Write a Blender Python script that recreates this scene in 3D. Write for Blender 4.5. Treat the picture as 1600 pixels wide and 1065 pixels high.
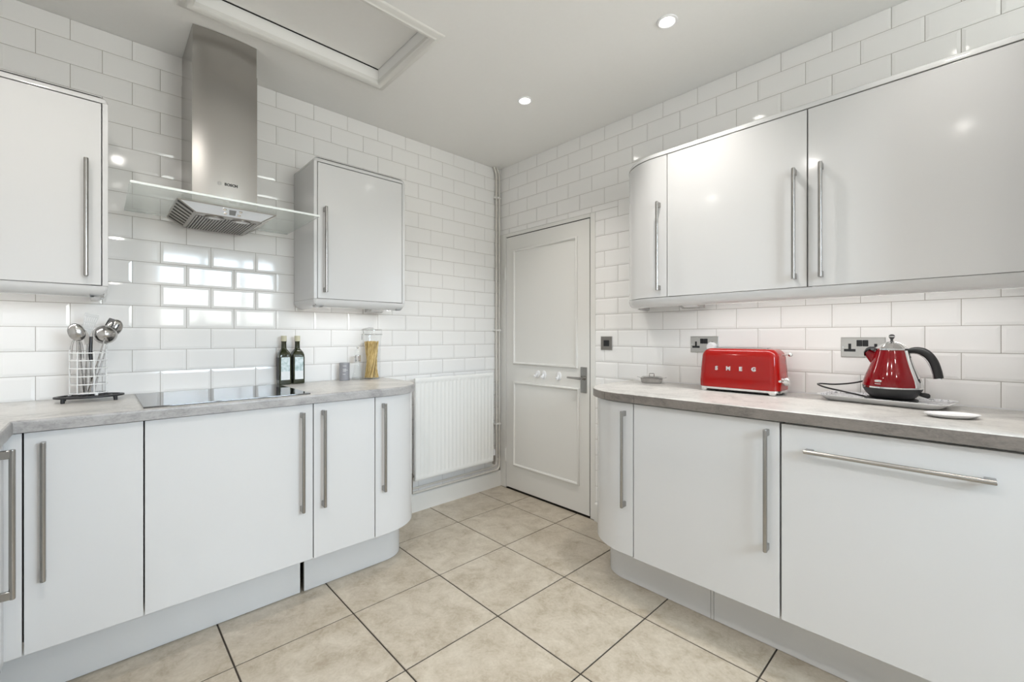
import bpy, bmesh, math, random
from mathutils import Vector, Matrix
random.seed(7)
for _o in list(bpy.data.objects): bpy.data.objects.remove(_o)
scene = bpy.context.scene
COL = scene.collection
PI = math.pi

# ------------------------------------------------------------------ camera
c = 0.1012                                   # wall tile course (metres)
CAM = (2.624, -2.345, 1.195)
YAW = math.radians(136.546)
FPX = 681.3
cam_d = bpy.data.cameras.new('camera'); cam = bpy.data.objects.new('camera', cam_d); COL.objects.link(cam)
cam.location = CAM
cam.rotation_euler = (math.radians(90), 0, YAW - math.radians(90))
cam_d.sensor_fit = 'HORIZONTAL'; cam_d.sensor_width = 36.0
cam_d.lens = FPX * 36.0 / 1600.0
cam_d.shift_y = -(532.5 - 525.57) / 1600.0
cam_d.clip_start = 0.02
scene.camera = cam

# ------------------------------------------------------------------ world, lights, exposure
scene.view_settings.view_transform = 'Standard'
scene.view_settings.look = 'None'
scene.view_settings.gamma = 1.0
scene.view_settings.use_curve_mapping = False
scene.view_settings.exposure = 0.39
w = bpy.data.worlds.new('daylight'); scene.world = w; w.use_nodes = True
bg = w.node_tree.nodes['Background']
wn, wl = w.node_tree.nodes, w.node_tree.links
wg = wn.new('ShaderNodeTexCoord'); wsx = wn.new('ShaderNodeSeparateXYZ'); wr_ = wn.new('ShaderNodeValToRGB')
wl.new(wg.outputs['Generated'], wsx.inputs[0]); wl.new(wsx.outputs['Z'], wr_.inputs['Fac']); wl.new(wr_.outputs['Color'], bg.inputs['Color'])
wr_.color_ramp.elements[0].position = 0.06; wr_.color_ramp.elements[0].color = (0.50, 0.51, 0.49, 1)      # garden and hedges
wr_.color_ramp.elements[1].position = 0.12; wr_.color_ramp.elements[1].color = (0.74, 0.87, 1.0, 1)       # overcast sky
bg.inputs['Strength'].default_value = 26.0
CEIL = 2.538
EASTX, SOUTHY = 4.2, -3.14
WIN = (-1.85, -0.50, 1.30, 2.30)             # window in the wall behind the camera: y0, y1, z0, z1
pl = bpy.data.lights.new('window_portal', 'AREA'); pl.shape = 'RECTANGLE'
pl.size = WIN[1]-WIN[0]; pl.size_y = WIN[3]-WIN[2]; pl.cycles.is_portal = True
po = bpy.data.objects.new('window_portal', pl); COL.objects.link(po)
po.location = (EASTX+0.12, (WIN[0]+WIN[1])/2, (WIN[2]+WIN[3])/2)
po.rotation_euler = (PI/2, 0, PI/2)
DOWN_W, DOWN_COL = 36.0, (1.0, 0.955, 0.905)
LED_W, LED_COL = 0.20, (1.0, 0.99, 0.97)

# ------------------------------------------------------------------ materials
def principled(name, col, rough=0.5, metal=0.0, spec=0.5, **kw):
    m = bpy.data.materials.new(name); m.use_nodes = True
    b = m.node_tree.nodes['Principled BSDF']
    b.inputs['Base Color'].default_value = (*col, 1); b.inputs['Roughness'].default_value = rough
    b.inputs['Metallic'].default_value = metal; b.inputs['Specular IOR Level'].default_value = spec
    for k, v in kw.items(): b.inputs[k.replace('_', ' ')].default_value = v
    return m
def nodes(m): return m.node_tree.nodes, m.node_tree.links, m.node_tree.nodes['Principled BSDF']
def add_noise_colour(m, scale, c0, c1, lo=0.3, hi=0.7, detail=6, stretch=(1, 1, 1), rand=False, bump=0.0, distortion=0.0):
    n, l, b = nodes(m)
    geo = n.new('ShaderNodeNewGeometry'); mp = n.new('ShaderNodeMapping'); mp.inputs['Scale'].default_value = stretch
    l.new(geo.outputs['Position'], mp.inputs['Vector'])
    vec = mp.outputs['Vector']
    if rand:
        oi = n.new('ShaderNodeObjectInfo'); mul = n.new('ShaderNodeMath'); mul.operation = 'MULTIPLY'; mul.inputs[1].default_value = 37.0
        l.new(oi.outputs['Random'], mul.inputs[0])
        ad = n.new('ShaderNodeVectorMath'); ad.operation = 'ADD'
        l.new(vec, ad.inputs[0]); l.new(mul.outputs[0], ad.inputs[1]); vec = ad.outputs[0]
    t = n.new('ShaderNodeTexNoise'); t.inputs['Scale'].default_value = scale; t.inputs['Detail'].default_value = detail
    t.inputs['Distortion'].default_value = distortion
    l.new(vec, t.inputs['Vector'])
    r = n.new('ShaderNodeValToRGB'); r.color_ramp.elements[0].position = lo; r.color_ramp.elements[1].position = hi
    r.color_ramp.elements[0].color = (*c0, 1); r.color_ramp.elements[1].color = (*c1, 1)
    l.new(t.outputs['Fac'], r.inputs['Fac']); l.new(r.outputs['Color'], b.inputs['Base Color'])
    if bump:
        bp = n.new('ShaderNodeBump'); bp.inputs['Strength'].default_value = bump; bp.inputs['Distance'].default_value = 0.002
        l.new(t.outputs['Fac'], bp.inputs['Height']); l.new(bp.outputs['Normal'], b.inputs['Normal'])
    return r, t
M = {}
M['cab'] = principled('gloss_white', (0.68, 0.68, 0.68), 0.10)
M['carcass'] = principled('carcass_white', (0.72, 0.72, 0.70), 0.45)
M['tile'] = principled('glazed_tile', (0.86, 0.85, 0.835), 0.07)
M['grout'] = principled('wall_grout', (0.43, 0.40, 0.36), 0.9)
M['paint'] = principled('wall_paint', (0.82, 0.81, 0.80), 0.85)
M['ceiling'] = principled('ceiling_paint', (0.82, 0.81, 0.785), 0.9)
add_noise_colour(M['ceiling'], 60, (0.885, 0.878, 0.86), (0.895, 0.888, 0.87), bump=0.05)
M['satin'] = principled('satin_white_paint', (0.76, 0.75, 0.72), 0.35)
M['pipe'] = principled('painted_pipe', (0.66, 0.63, 0.58), 0.35)
M['rad'] = principled('radiator_enamel', (0.80, 0.80, 0.78), 0.25)
M['worktop'] = principled('grey_stone_laminate', (0.5, 0.48, 0.46), 0.32)
def worktop_mat(m, base):
    n, l, b = nodes(m)
    geo = n.new('ShaderNodeNewGeometry')
    t1 = n.new('ShaderNodeTexNoise'); t1.inputs['Scale'].default_value = 5.0; t1.inputs['Detail'].default_value = 9; t1.inputs['Roughness'].default_value = 0.7; t1.inputs['Distortion'].default_value = 1.2
    t2 = n.new('ShaderNodeTexNoise'); t2.inputs['Scale'].default_value = 55.0; t2.inputs['Detail'].default_value = 5; t2.inputs['Distortion'].default_value = 2.0
    mp = n.new('ShaderNodeMapping'); mp.inputs['Scale'].default_value = (1, 1, 2.2); l.new(geo.outputs['Position'], mp.inputs['Vector'])
    l.new(mp.outputs[0], t1.inputs['Vector']); l.new(mp.outputs[0], t2.inputs['Vector'])
    mx = n.new('ShaderNodeMath'); mx.operation = 'MULTIPLY_ADD'; mx.inputs[1].default_value = 0.45
    l.new(t2.outputs['Fac'], mx.inputs[0]); l.new(t1.outputs['Fac'], mx.inputs[2])
    r = n.new('ShaderNodeValToRGB'); e = r.color_ramp.elements
    e[0].position = 0.50; e[0].color = tuple(v*0.62 for v in base)+(1,); e[1].position = 0.95; e[1].color = tuple(v*1.22 for v in base)+(1,)
    x = e.new(0.72); x.color = (*base, 1)
    l.new(mx.outputs[0], r.inputs['Fac']); l.new(r.outputs['Color'], b.inputs['Base Color'])
worktop_mat(M['worktop'], (0.52, 0.505, 0.48))
M['edge_grey'] = principled('grey_laminate_edging', (0.4, 0.4, 0.4), 0.35); worktop_mat(M['edge_grey'], (0.38, 0.37, 0.365))
M['edge_brown'] = principled('brown_grey_laminate_edging', (0.2, 0.2, 0.2), 0.35); worktop_mat(M['edge_brown'], (0.215, 0.19, 0.17))
M['floor_tile'] = principled('beige_floor_tile', (0.5, 0.45, 0.38), 0.30)
def floor_mat(m):
    n, l, b = nodes(m)
    geo = n.new('ShaderNodeNewGeometry'); oi = n.new('ShaderNodeObjectInfo')
    mul = n.new('ShaderNodeMath'); mul.operation = 'MULTIPLY'; mul.inputs[1].default_value = 41.0; l.new(oi.outputs['Random'], mul.inputs[0])
    ad = n.new('ShaderNodeVectorMath'); ad.operation = 'ADD'; l.new(geo.outputs['Position'], ad.inputs[0]); l.new(mul.outputs[0], ad.inputs[1])
    t1 = n.new('ShaderNodeTexNoise'); t1.inputs['Scale'].default_value = 9.0; t1.inputs['Detail'].default_value = 10; t1.inputs['Roughness'].default_value = 0.66; t1.inputs['Distortion'].default_value = 0.5
    t2 = n.new('ShaderNodeTexNoise'); t2.inputs['Scale'].default_value = 45; t2.inputs['Detail'].default_value = 6; t2.inputs['Distortion'].default_value = 1.5
    l.new(ad.outputs[0], t1.inputs['Vector']); l.new(ad.outputs[0], t2.inputs['Vector'])
    mx = n.new('ShaderNodeMath'); mx.operation = 'MULTIPLY_ADD'; mx.inputs[1].default_value = 0.40
    l.new(t2.outputs['Fac'], mx.inputs[0]); l.new(t1.outputs['Fac'], mx.inputs[2])
    r = n.new('ShaderNodeValToRGB'); e = r.color_ramp.elements
    e[0].position = 0.50; e[0].color = (0.345, 0.29, 0.215, 1); e[1].position = 0.90; e[1].color = (0.545, 0.49, 0.405, 1)
    x = e.new(0.67); x.color = (0.44, 0.385, 0.305, 1)
    l.new(mx.outputs[0], r.inputs['Fac']); l.new(r.outputs['Color'], b.inputs['Base Color'])
    bp = n.new('ShaderNodeBump'); bp.inputs['Strength'].default_value = 0.12; bp.inputs['Distance'].default_value = 0.002
    l.new(mx.outputs[0], bp.inputs['Height']); l.new(bp.outputs['Normal'], b.inputs['Normal'])
floor_mat(M['floor_tile'])
M['floor_grout'] = principled('dark_floor_grout', (0.045, 0.036, 0.028), 0.9)
M['steel'] = principled('brushed_steel', (0.42, 0.405, 0.385), 0.28, 1.0)
def steel_mat(m, axis_scale, rough):
    n, l, b = nodes(m)
    geo = n.new('ShaderNodeNewGeometry'); mp = n.new('ShaderNodeMapping'); mp.inputs['Scale'].default_value = axis_scale
    l.new(geo.outputs['Position'], mp.inputs['Vector'])
    t = n.new('ShaderNodeTexNoise'); t.inputs['Scale'].default_value = 1.0; t.inputs['Detail'].default_value = 3
    l.new(mp.outputs[0], t.inputs['Vector'])
    mr = n.new('ShaderNodeMapRange'); mr.inputs['To Min'].default_value = rough-0.04; mr.inputs['To Max'].default_value = rough+0.06
    l.new(t.outputs['Fac'], mr.inputs['Value']); l.new(mr.outputs[0], b.inputs['Roughness'])
    bp = n.new('ShaderNodeBump'); bp.inputs['Strength'].default_value = 0.015; bp.inputs['Distance'].default_value = 0.0004
    l.new(t.outputs['Fac'], bp.inputs['Height']); l.new(bp.outputs['Normal'], b.inputs['Normal'])
steel_mat(M['steel'], (6, 6, 1400), 0.24)
M['handle'] = principled('satin_nickel', (0.40, 0.39, 0.375), 0.27, 1.0)
M['chrome'] = principled('chrome', (0.78, 0.78, 0.78), 0.06, 1.0)
M['polished'] = principled('polished_steel', (0.50, 0.49, 0.48), 0.16, 1.0)
M['filter'] = principled('filter_metal', (0.33, 0.31, 0.29), 0.3, 1.0)
M['filter_dark'] = principled('filter_gap', (0.05, 0.047, 0.043), 0.6)
M['panel_alu'] = principled('control_panel_aluminium', (0.66, 0.68, 0.72), 0.35, 0.35)
M['hob'] = principled('black_ceramic_glass', (0.012, 0.013, 0.015), 0.03, 0.0, 0.5, IOR=2.3)
M['black'] = principled('black_plastic', (0.012, 0.012, 0.013), 0.28)
M['matt_black'] = principled('matt_black_plastic', (0.022, 0.022, 0.024), 0.5)
M['iron'] = principled('black_cast_iron', (0.015, 0.015, 0.017), 0.45)
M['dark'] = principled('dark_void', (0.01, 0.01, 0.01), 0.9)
M['red'] = principled('red_enamel', (0.36, 0.004, 0.002), 0.07)
M['kettle_red'] = principled('crimson_enamel', (0.21, 0.002, 0.006), 0.06)
M['white_plastic'] = principled('white_plastic', (0.80, 0.80, 0.81), 0.35)
M['grey_plastic'] = principled('pale_grey_nylon', (0.55, 0.55, 0.54), 0.4)
M['white_wire'] = principled('white_coated_wire', (0.84, 0.84, 0.83), 0.3)
M['melamine'] = principled('white_melamine', (0.78, 0.78, 0.79), 0.3)
M['ceramic'] = principled('white_ceramic', (0.84, 0.84, 0.86), 0.12)
M['letter_white'] = principled('bright_metal_letter', (0.82, 0.82, 0.82), 0.3, 0.5)
M['ink'] = principled('black_ink', (0.01, 0.01, 0.01), 0.5)
M['grey_ink'] = principled('grey_ink', (0.20, 0.20, 0.20), 0.5)
M['white_ink'] = principled('white_ink', (0.85, 0.85, 0.85), 0.4)
M['tin'] = principled('grey_painted_tin', (0.30, 0.30, 0.32), 0.4)
M['cork_cap'] = principled('cream_bottle_cap', (0.55, 0.52, 0.38), 0.45)
M['paper'] = principled('pale_paper_label', (0.62, 0.72, 0.74), 0.6)
add_noise_colour(M['paper'], 60, (0.40, 0.52, 0.52), (0.72, 0.80, 0.82), 0.35, 0.6)
M['paper_white'] = principled('white_paper_label', (0.80, 0.82, 0.83), 0.6)
M['spaghetti'] = principled('dry_spaghetti', (0.70, 0.50, 0.17), 0.45)
add_noise_colour(M['spaghetti'], 260, (0.50, 0.32, 0.08), (0.80, 0.62, 0.28), 0.35, 0.65, detail=1, stretch=(1, 1, 0.03))
M['olive'] = principled('olive_bottle_glass', (0.018, 0.022, 0.004), 0.05, 0.0, 0.7)
M['socket'] = principled('brushed_socket_plate', (0.58, 0.57, 0.55), 0.32, 1.0)
M['switch'] = principled('aged_switch_plate', (0.30, 0.28, 0.26), 0.35, 1.0)
M['patch_tray'] = principled('patterned_tray', (0.8, 0.8, 0.8), 0.3)
add_noise_colour(M['patch_tray'], 75, (0.30, 0.30, 0.32), (0.82, 0.82, 0.84), 0.36, 0.48, detail=2, distortion=1.0)
def clear(name, tint, refl, diff=0.0, dcol=(0.8, 0.85, 0.82)):
    m = bpy.data.materials.new(name); m.use_nodes = True
    n, l = m.node_tree.nodes, m.node_tree.links
    n.remove(n['Principled BSDF']); out = n['Material Output']
    tr = n.new('ShaderNodeBsdfTransparent'); tr.inputs['Color'].default_value = (*tint, 1)
    gl = n.new('ShaderNodeBsdfGlossy'); gl.inputs['Roughness'].default_value = 0.03
    lw = n.new('ShaderNodeLayerWeight'); lw.inputs['Blend'].default_value = 0.5
    pw = n.new('ShaderNodeMath'); pw.operation = 'POWER'; pw.inputs[1].default_value = 4.0; l.new(lw.outputs['Facing'], pw.inputs[0])
    fr = n.new('ShaderNodeMath'); fr.operation = 'MULTIPLY_ADD'; fr.inputs[1].default_value = refl; fr.inputs[2].default_value = 0.035; l.new(pw.outputs[0], fr.inputs[0])
    mx = n.new('ShaderNodeMixShader'); src = tr.outputs[0]
    if diff:
        df = n.new('ShaderNodeBsdfDiffuse'); df.inputs['Color'].default_value = (*dcol, 1)
        tl = n.new('ShaderNodeBsdfTranslucent'); tl.inputs['Color'].default_value = (*dcol, 1)
        a = n.new('ShaderNodeMixShader'); a.inputs[0].default_value = 0.4; l.new(df.outputs[0], a.inputs[1]); l.new(tl.outputs[0], a.inputs[2])
        bmx = n.new('ShaderNodeMixShader'); bmx.inputs[0].default_value = diff; l.new(tr.outputs[0], bmx.inputs[1]); l.new(a.outputs[0], bmx.inputs[2]); src = bmx.outputs[0]
    l.new(fr.outputs[0], mx.inputs[0]); l.new(src, mx.inputs[1]); l.new(gl.outputs[0], mx.inputs[2]); l.new(mx.outputs[0], out.inputs['Surface'])
    return m
M['glass'] = clear('clear_glass', (0.985, 0.99, 0.99), 0.45)
M['pane'] = clear('window_glass', (0.97, 0.98, 0.98), 0.4)
M['canopy'] = clear('frosted_canopy_glass', (0.955, 0.975, 0.965), 0.35, 0.30, (0.85, 0.88, 0.87))
M['canopy_edge'] = principled('polished_glass_edge', (0.80, 0.84, 0.82), 0.15)
def emit(name, col, s):
    m = bpy.data.materials.new(name); m.use_nodes = True
    n, l = m.node_tree.nodes, m.node_tree.links
    n.remove(n['Principled BSDF']); e = n.new('ShaderNodeEmission'); e.inputs['Color'].default_value = (*col, 1); e.inputs['Strength'].default_value = s
    l.new(e.outputs[0], n['Material Output'].inputs['Surface']); return m
M['lamp'] = emit('lamp_glow', (1.0, 0.96, 0.90), 14.0)
M['led'] = emit('led_glow', (1.0, 0.97, 0.92), 20.0)

# ------------------------------------------------------------------ mesh helpers
def ID(a, d, z): return (a, d, z)
def L(a, d, z): return (d, -a, z)           # cooker wall: a = distance from the corner, d = depth off the wall
def R(a, d, z): return (a, -d, z)           # door wall
def nb(): return bmesh.new()
def box(bm, lo, hi, bevel=0.0, seg=2, mp=ID):
    vs = []
    for z in (lo[2], hi[2]):
        for (x, y) in ((lo[0], lo[1]), (hi[0], lo[1]), (hi[0], hi[1]), (lo[0], hi[1])):
            vs.append(bm.verts.new(mp(x, y, z)))
    fs = [(3, 2, 1, 0), (4, 5, 6, 7), (0, 1, 5, 4), (1, 2, 6, 5), (2, 3, 7, 6), (3, 0, 4, 7)]
    faces = [bm.faces.new([vs[i] for i in f]) for f in fs]
    if bevel:
        edges = list({e for f in faces for e in f.edges})
        bmesh.ops.bevel(bm, geom=edges, offset=bevel, segments=seg, profile=0.5, affect='EDGES')
def rings(bm, rs, closed=True, cap=True, mp=ID):
    """loft successive rings of points (same count)"""
    V = [[bm.verts.new(mp(*p)) for p in r] for r in rs]
    n = len(V[0])
    for a, b in zip(V, V[1:]):
        for i in range(n if closed else n-1):
            j = (i+1) % n
            try: bm.faces.new([a[i], a[j], b[j], b[i]])
            except ValueError: pass
    if cap and closed:
        bm.faces.new(V[0][::-1]); bm.faces.new(V[-1])
    return V
def lathe(bm, prof, cx=0, cy=0, cz=0, n=32, sx=1.0, sy=1.0, cap=True):
    rs = [[(cx+sx*max(r, 1e-5)*math.cos(2*PI*i/n), cy+sy*max(r, 1e-5)*math.sin(2*PI*i/n), cz+z) for i in range(n)] for r, z in prof]
    rings(bm, rs, cap=cap)
def tube(bm, pts, r, n=8, sx=1.0, cap=True):
    """round bar along a polyline; r number or list"""
    P = [Vector(p) for p in pts]; rs = []
    up = Vector((0, 0, 1))
    prev = None
    for i, p in enumerate(P):
        d = (P[min(i+1, len(P)-1)] - P[max(i-1, 0)]).normalized()
        if prev is None:
            ref = up if abs(d.z) < 0.9 else Vector((1, 0, 0))
            u = d.cross(ref).normalized()
        else:
            u = (prev - d*prev.dot(d)).normalized()
        prev = u; v = d.cross(u)
        rr = r[i] if isinstance(r, (list, tuple)) else r
        rs.append([tuple(p + u*(rr*sx*math.cos(2*PI*k/n)) + v*(rr*math.sin(2*PI*k/n))) for k in range(n)])
    rings(bm, rs, cap=cap)
def arc(cx, cy, r, a0, a1, n): return [(cx+r*math.cos(a0+(a1-a0)*i/n), cy+r*math.sin(a0+(a1-a0)*i/n)) for i in range(n+1)]
def ring_loop(bm, pts, r, n=6):
    """closed round wire"""
    P = [Vector(p) for p in pts]; m = len(P); V = []
    for i, p in enumerate(P):
        d = (P[(i+1) % m]-P[i-1]).normalized(); u = Vector((0, 0, 1)); v = d.cross(u).normalized(); u = v.cross(d)
        V.append([bm.verts.new(p + u*(r*math.cos(2*PI*k/n)) + v*(r*math.sin(2*PI*k/n))) for k in range(n)])
    for i in range(m):
        a, b = V[i], V[(i+1) % m]
        for k in range(n): bm.faces.new([a[k], a[(k+1) % n], b[(k+1) % n], b[k]])
def poly_slab(bm, path, back, prof, mp=ID):
    """solid whose outline = open front path [(a,d,na,nd)] + fixed back points; prof = [(inset, z)]"""
    rs = []
    for ins, z in prof:
        rs.append([(a-na*ins, d-nd*ins, z) for a, d, na, nd in path] + [(a, d, z) for a, d in back])
    rings(bm, rs, mp=mp)
def smooth_by_angle(me, deg=40):
    bm = bmesh.new(); bm.from_mesh(me)
    lim = math.radians(deg)
    for f in bm.faces: f.smooth = True
    for e in bm.edges:
        if len(e.link_faces) == 2 and e.calc_face_angle(0) > lim: e.smooth = False
    bm.to_mesh(me); bm.free()
def mesh_from(bm, name, mat, off=(0, 0, 0), smooth=True, deg=40):
    bmesh.ops.recalc_face_normals(bm, faces=bm.faces)
    if off != (0, 0, 0): bmesh.ops.translate(bm, verts=bm.verts, vec=(-off[0], -off[1], -off[2]))
    me = bpy.data.meshes.new(name); bm.to_mesh(me); bm.free()
    me.materials.append(M[mat] if isinstance(mat, str) else mat)
    if smooth: smooth_by_angle(me, deg)
    return me
def weighted(o):
    m = o.modifiers.new('weighted_normals', 'WEIGHTED_NORMAL'); m.keep_sharp = True; m.weight = 80
def root_loc(o):
    v = Vector((0, 0, 0))
    while o is not None: v += o.location; o = o.parent
    return tuple(v)
def thing(name, label, cat, loc, group=None):
    o = bpy.data.objects.new(name, None); COL.objects.link(o); o.location = loc; o.empty_display_size = 0.05
    o['label'] = label; o['category'] = cat
    if group: o['group'] = group
    return o
def part(name, bm, mat, parent, label=None, smooth=True, deg=40):
    me = mesh_from(bm, name, mat, root_loc(parent), smooth, deg)
    o = bpy.data.objects.new(name, me); COL.objects.link(o); o.parent = parent
    if smooth: weighted(o)
    if label: o['label'] = label
    return o
def solo(name, bm, mat, label, cat, loc, group=None, smooth=True, deg=40):
    me = mesh_from(bm, name, mat, tuple(loc), smooth, deg)
    o = bpy.data.objects.new(name, me); COL.objects.link(o); o.location = loc
    if smooth: weighted(o)
    o['label'] = label; o['category'] = cat
    if group: o['group'] = group
    return o
def struct(name, bm, mat, label, loc=(0, 0, 0), smooth=True):
    me = mesh_from(bm, name, mat, loc, smooth)
    o = bpy.data.objects.new(name, me); COL.objects.link(o); o.location = loc
    if smooth: weighted(o)
    o['label'] = label; o['kind'] = 'structure'
    return o
def lettering(name, text, size, mat, parent, origin, ux, uy, depth=0.001, label=None, bold=0.0, spacing=1.0):
    """flat raised lettering: origin = centre, ux = reading direction, uy = up"""
    cu = bpy.data.curves.new(name, 'FONT'); cu.body = text; cu.size = size; cu.extrude = depth; cu.align_x = 'CENTER'; cu.align_y = 'CENTER'
    cu.offset = bold; cu.space_character = spacing; cu.resolution_u = 3
    t = bpy.data.objects.new(name, cu); COL.objects.link(t)
    bpy.context.view_layer.update()
    me = bpy.data.meshes.new_from_object(t.evaluated_get(bpy.context.evaluated_depsgraph_get()))
    bpy.data.objects.remove(t)
    ux = Vector(ux).normalized(); uy = Vector(uy).normalized(); uz = ux.cross(uy)
    mt = Matrix((ux, uy, uz)).transposed().to_4x4()
    rl = Vector(root_loc(parent))
    me.transform(Matrix.Translation(Vector(origin)-rl) @ mt)
    me.materials.clear(); me.materials.append(M[mat]); me.name = name
    o = bpy.data.objects.new(name, me); COL.objects.link(o); o.parent = parent
    if label: o['label'] = label
    return o

# ================================================================== STRUCTURE
# ---------- floor
bm = nb(); box(bm, (-0.1, SOUTHY-0.1, -0.10), (EASTX+0.1, 0.1, -0.0025))
floor = struct('floor', bm, 'floor_grout', 'beige stone-effect floor tiles laid square with thin dark joints')
def chamfer_slab(u0, u1, v0, v1, top, ch, bot):
    bm = nb()
    rings(bm, [[(u0, v0, bot), (u1, v0, bot), (u1, v1, bot), (u0, v1, bot)], [(u0, v0, top-ch), (u1, v0, top-ch), (u1, v1, top-ch), (u0, v1, top-ch)],
               [(u0+ch, v0+ch, top), (u1-ch, v0+ch, top), (u1-ch, v1-ch, top), (u0+ch, v1-ch, top)]])
    return bm
FM, FG = 0.4415, 0.0060
fme = {}
for i in range(-1, 10):
    for j in range(-1, 7):
        x0, x1 = 0.344+FM*(i-0), 0.344+FM*(i+1); y1, y0 = -0.222-FM*j, -0.222-FM*(j+1)
        x0c, x1c, y0c, y1c = max(x0, -0.0), min(x1, EASTX), max(y0, SOUTHY), min(y1, 0.0)
        if x1c-x0c < 0.02 or y1c-y0c < 0.02: continue
        sx, sy = x1c-x0c-FG, y1c-y0c-FG; k = (round(sx, 4), round(sy, 4))
        if k not in fme: fme[k] = mesh_from(chamfer_slab(-sx/2, sx/2, -sy/2, sy/2, 0, 0.0012, -0.008), 'floor_tile', 'floor_tile', smooth=False)
        o = bpy.data.objects.new('floor_tile', fme[k]); COL.objects.link(o); o.parent = floor
        o.location = ((x0c+x1c)/2, (y0c+y1c)/2, 0.0)
# ---------- ceiling with the loft hatch opening
HX0, HX1, HY0, HY1 = 0.452, 0.962, -2.078, -1.262
bm = nb()
for lo, hi in (((-0.1, SOUTHY-0.1), (HX0, 0.1)), ((HX1, SOUTHY-0.1), (EASTX+0.1, 0.1)), ((HX0, SOUTHY-0.1), (HX1, HY0)), ((HX0, HY1), (HX1, 0.1))):
    box(bm, (*lo, CEIL), (*hi, CEIL+0.09))
struct('ceiling', bm, 'ceiling', 'smooth off-white painted ceiling with a recessed hatch', smooth=False)
hat = thing('loft_hatch', 'recessed white ceiling hatch with a moulded surround above the cooker hood', 'hatch', ((HX0+HX1)/2, (HY0+HY1)/2, CEIL))
def frame_ring(bm, x0, x1, y0, y1, prof, mp=ID):
    """picture-frame moulding: prof = [(outset, z)] closed cross-section"""
    rs = []
    for o_, z in prof + prof[:1]:
        rs.append([(x0-o_, y0-o_, z), (x1+o_, y0-o_, z), (x1+o_, y1+o_, z), (x0-o_, y1+o_, z)])
    rings(bm, rs, cap=False, mp=mp)
bm = nb(); frame_ring(bm, HX0, HX1, HY0, HY1, [(-0.012, CEIL+0.012), (-0.012, CEIL-0.006), (-0.004, CEIL-0.014), (0.010, CEIL-0.016), (0.018, CEIL-0.010), (0.034, CEIL-0.008), (0.042, CEIL), (0.0, CEIL+0.004)])
part('trim', bm, 'satin', hat)
bm = nb(); frame_ring(bm, HX0, HX1, HY0, HY1, [(0.0, CEIL+0.002), (-0.008, CEIL+0.002), (-0.008, CEIL+0.0845), (0.0, CEIL+0.0845)])
part('reveal', bm, 'ceiling', hat, smooth=False)
bm = nb(); box(bm, (HX0+0.014, HY0+0.011, CEIL+0.068), (HX1-0.009, HY1-0.0095, CEIL+0.080), 0.002, 1)
part('panel', bm, 'ceiling', hat)
bm = nb(); box(bm, (HX0+0.0082, HY0+0.03, CEIL+0.0660), (HX0+0.0142, HY1-0.012, CEIL+0.0679)); part('joint_shade_strip', bm, 'dark', hat, 'dark strip standing in for the shade along the hatch panel joint')  # black strip paints in the shade of the crack beside the panel
bm = nb(); box(bm, (HX0-0.02, HY0-0.02, CEIL+0.0848), (HX1+0.02, HY1+0.02, CEIL+0.12))
part('backing', bm, 'dark', hat)
# ---------- walls
G = 0.0032
DOOR = (0.083, 0.891, 0.012, 1.974)
FR = (0.012, 0.937, 2.006)                    # door frame a0, a1, top
bm = nb(); box(bm, (-0.16, SOUTHY-0.1, -0.1), (-G, 0.15, CEIL+0.09))
wall_l = struct('wall_left', bm, 'grout', 'cooker wall clad in white bevelled metro tiles', smooth=False)
bm = nb()
box(bm, (0.0, G, -0.1), (FR[0]+0.02, 0.15, CEIL+0.09)); box(bm, (FR[1]-0.02, G, -0.1), (EASTX+0.1, 0.15, CEIL+0.09)); box(bm, (FR[0]+0.02, G, FR[2]-0.02), (FR[1]-0.02, 0.15, CEIL+0.09))
box(bm, (FR[0]+0.02, 0.10, -0.1), (FR[1]-0.02, 0.15, FR[2]-0.02))
wall_r = struct('wall_right', bm, 'grout', 'door wall clad in white bevelled metro tiles above the worktop', smooth=False)
bm = nb(); box(bm, (-0.1, SOUTHY-0.12, -0.1), (EASTX+0.1, SOUTHY, CEIL+0.09))
struct('wall_front', bm, 'paint', 'plain pale wall behind the corner worktop', smooth=False)
bm = nb()
box(bm, (EASTX, SOUTHY, -0.1), (EASTX+0.12, WIN[0], CEIL+0.09)); box(bm, (EASTX, WIN[1], -0.1), (EASTX+0.12, 0.0, CEIL+0.09))
box(bm, (EASTX, WIN[0], -0.1), (EASTX+0.12, WIN[1], WIN[2])); box(bm, (EASTX, WIN[0], WIN[3]), (EASTX+0.12, WIN[1], CEIL+0.09))
struct('wall_back', bm, 'paint', 'plain pale wall with the leaded window opposite the cooker', smooth=False)
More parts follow.
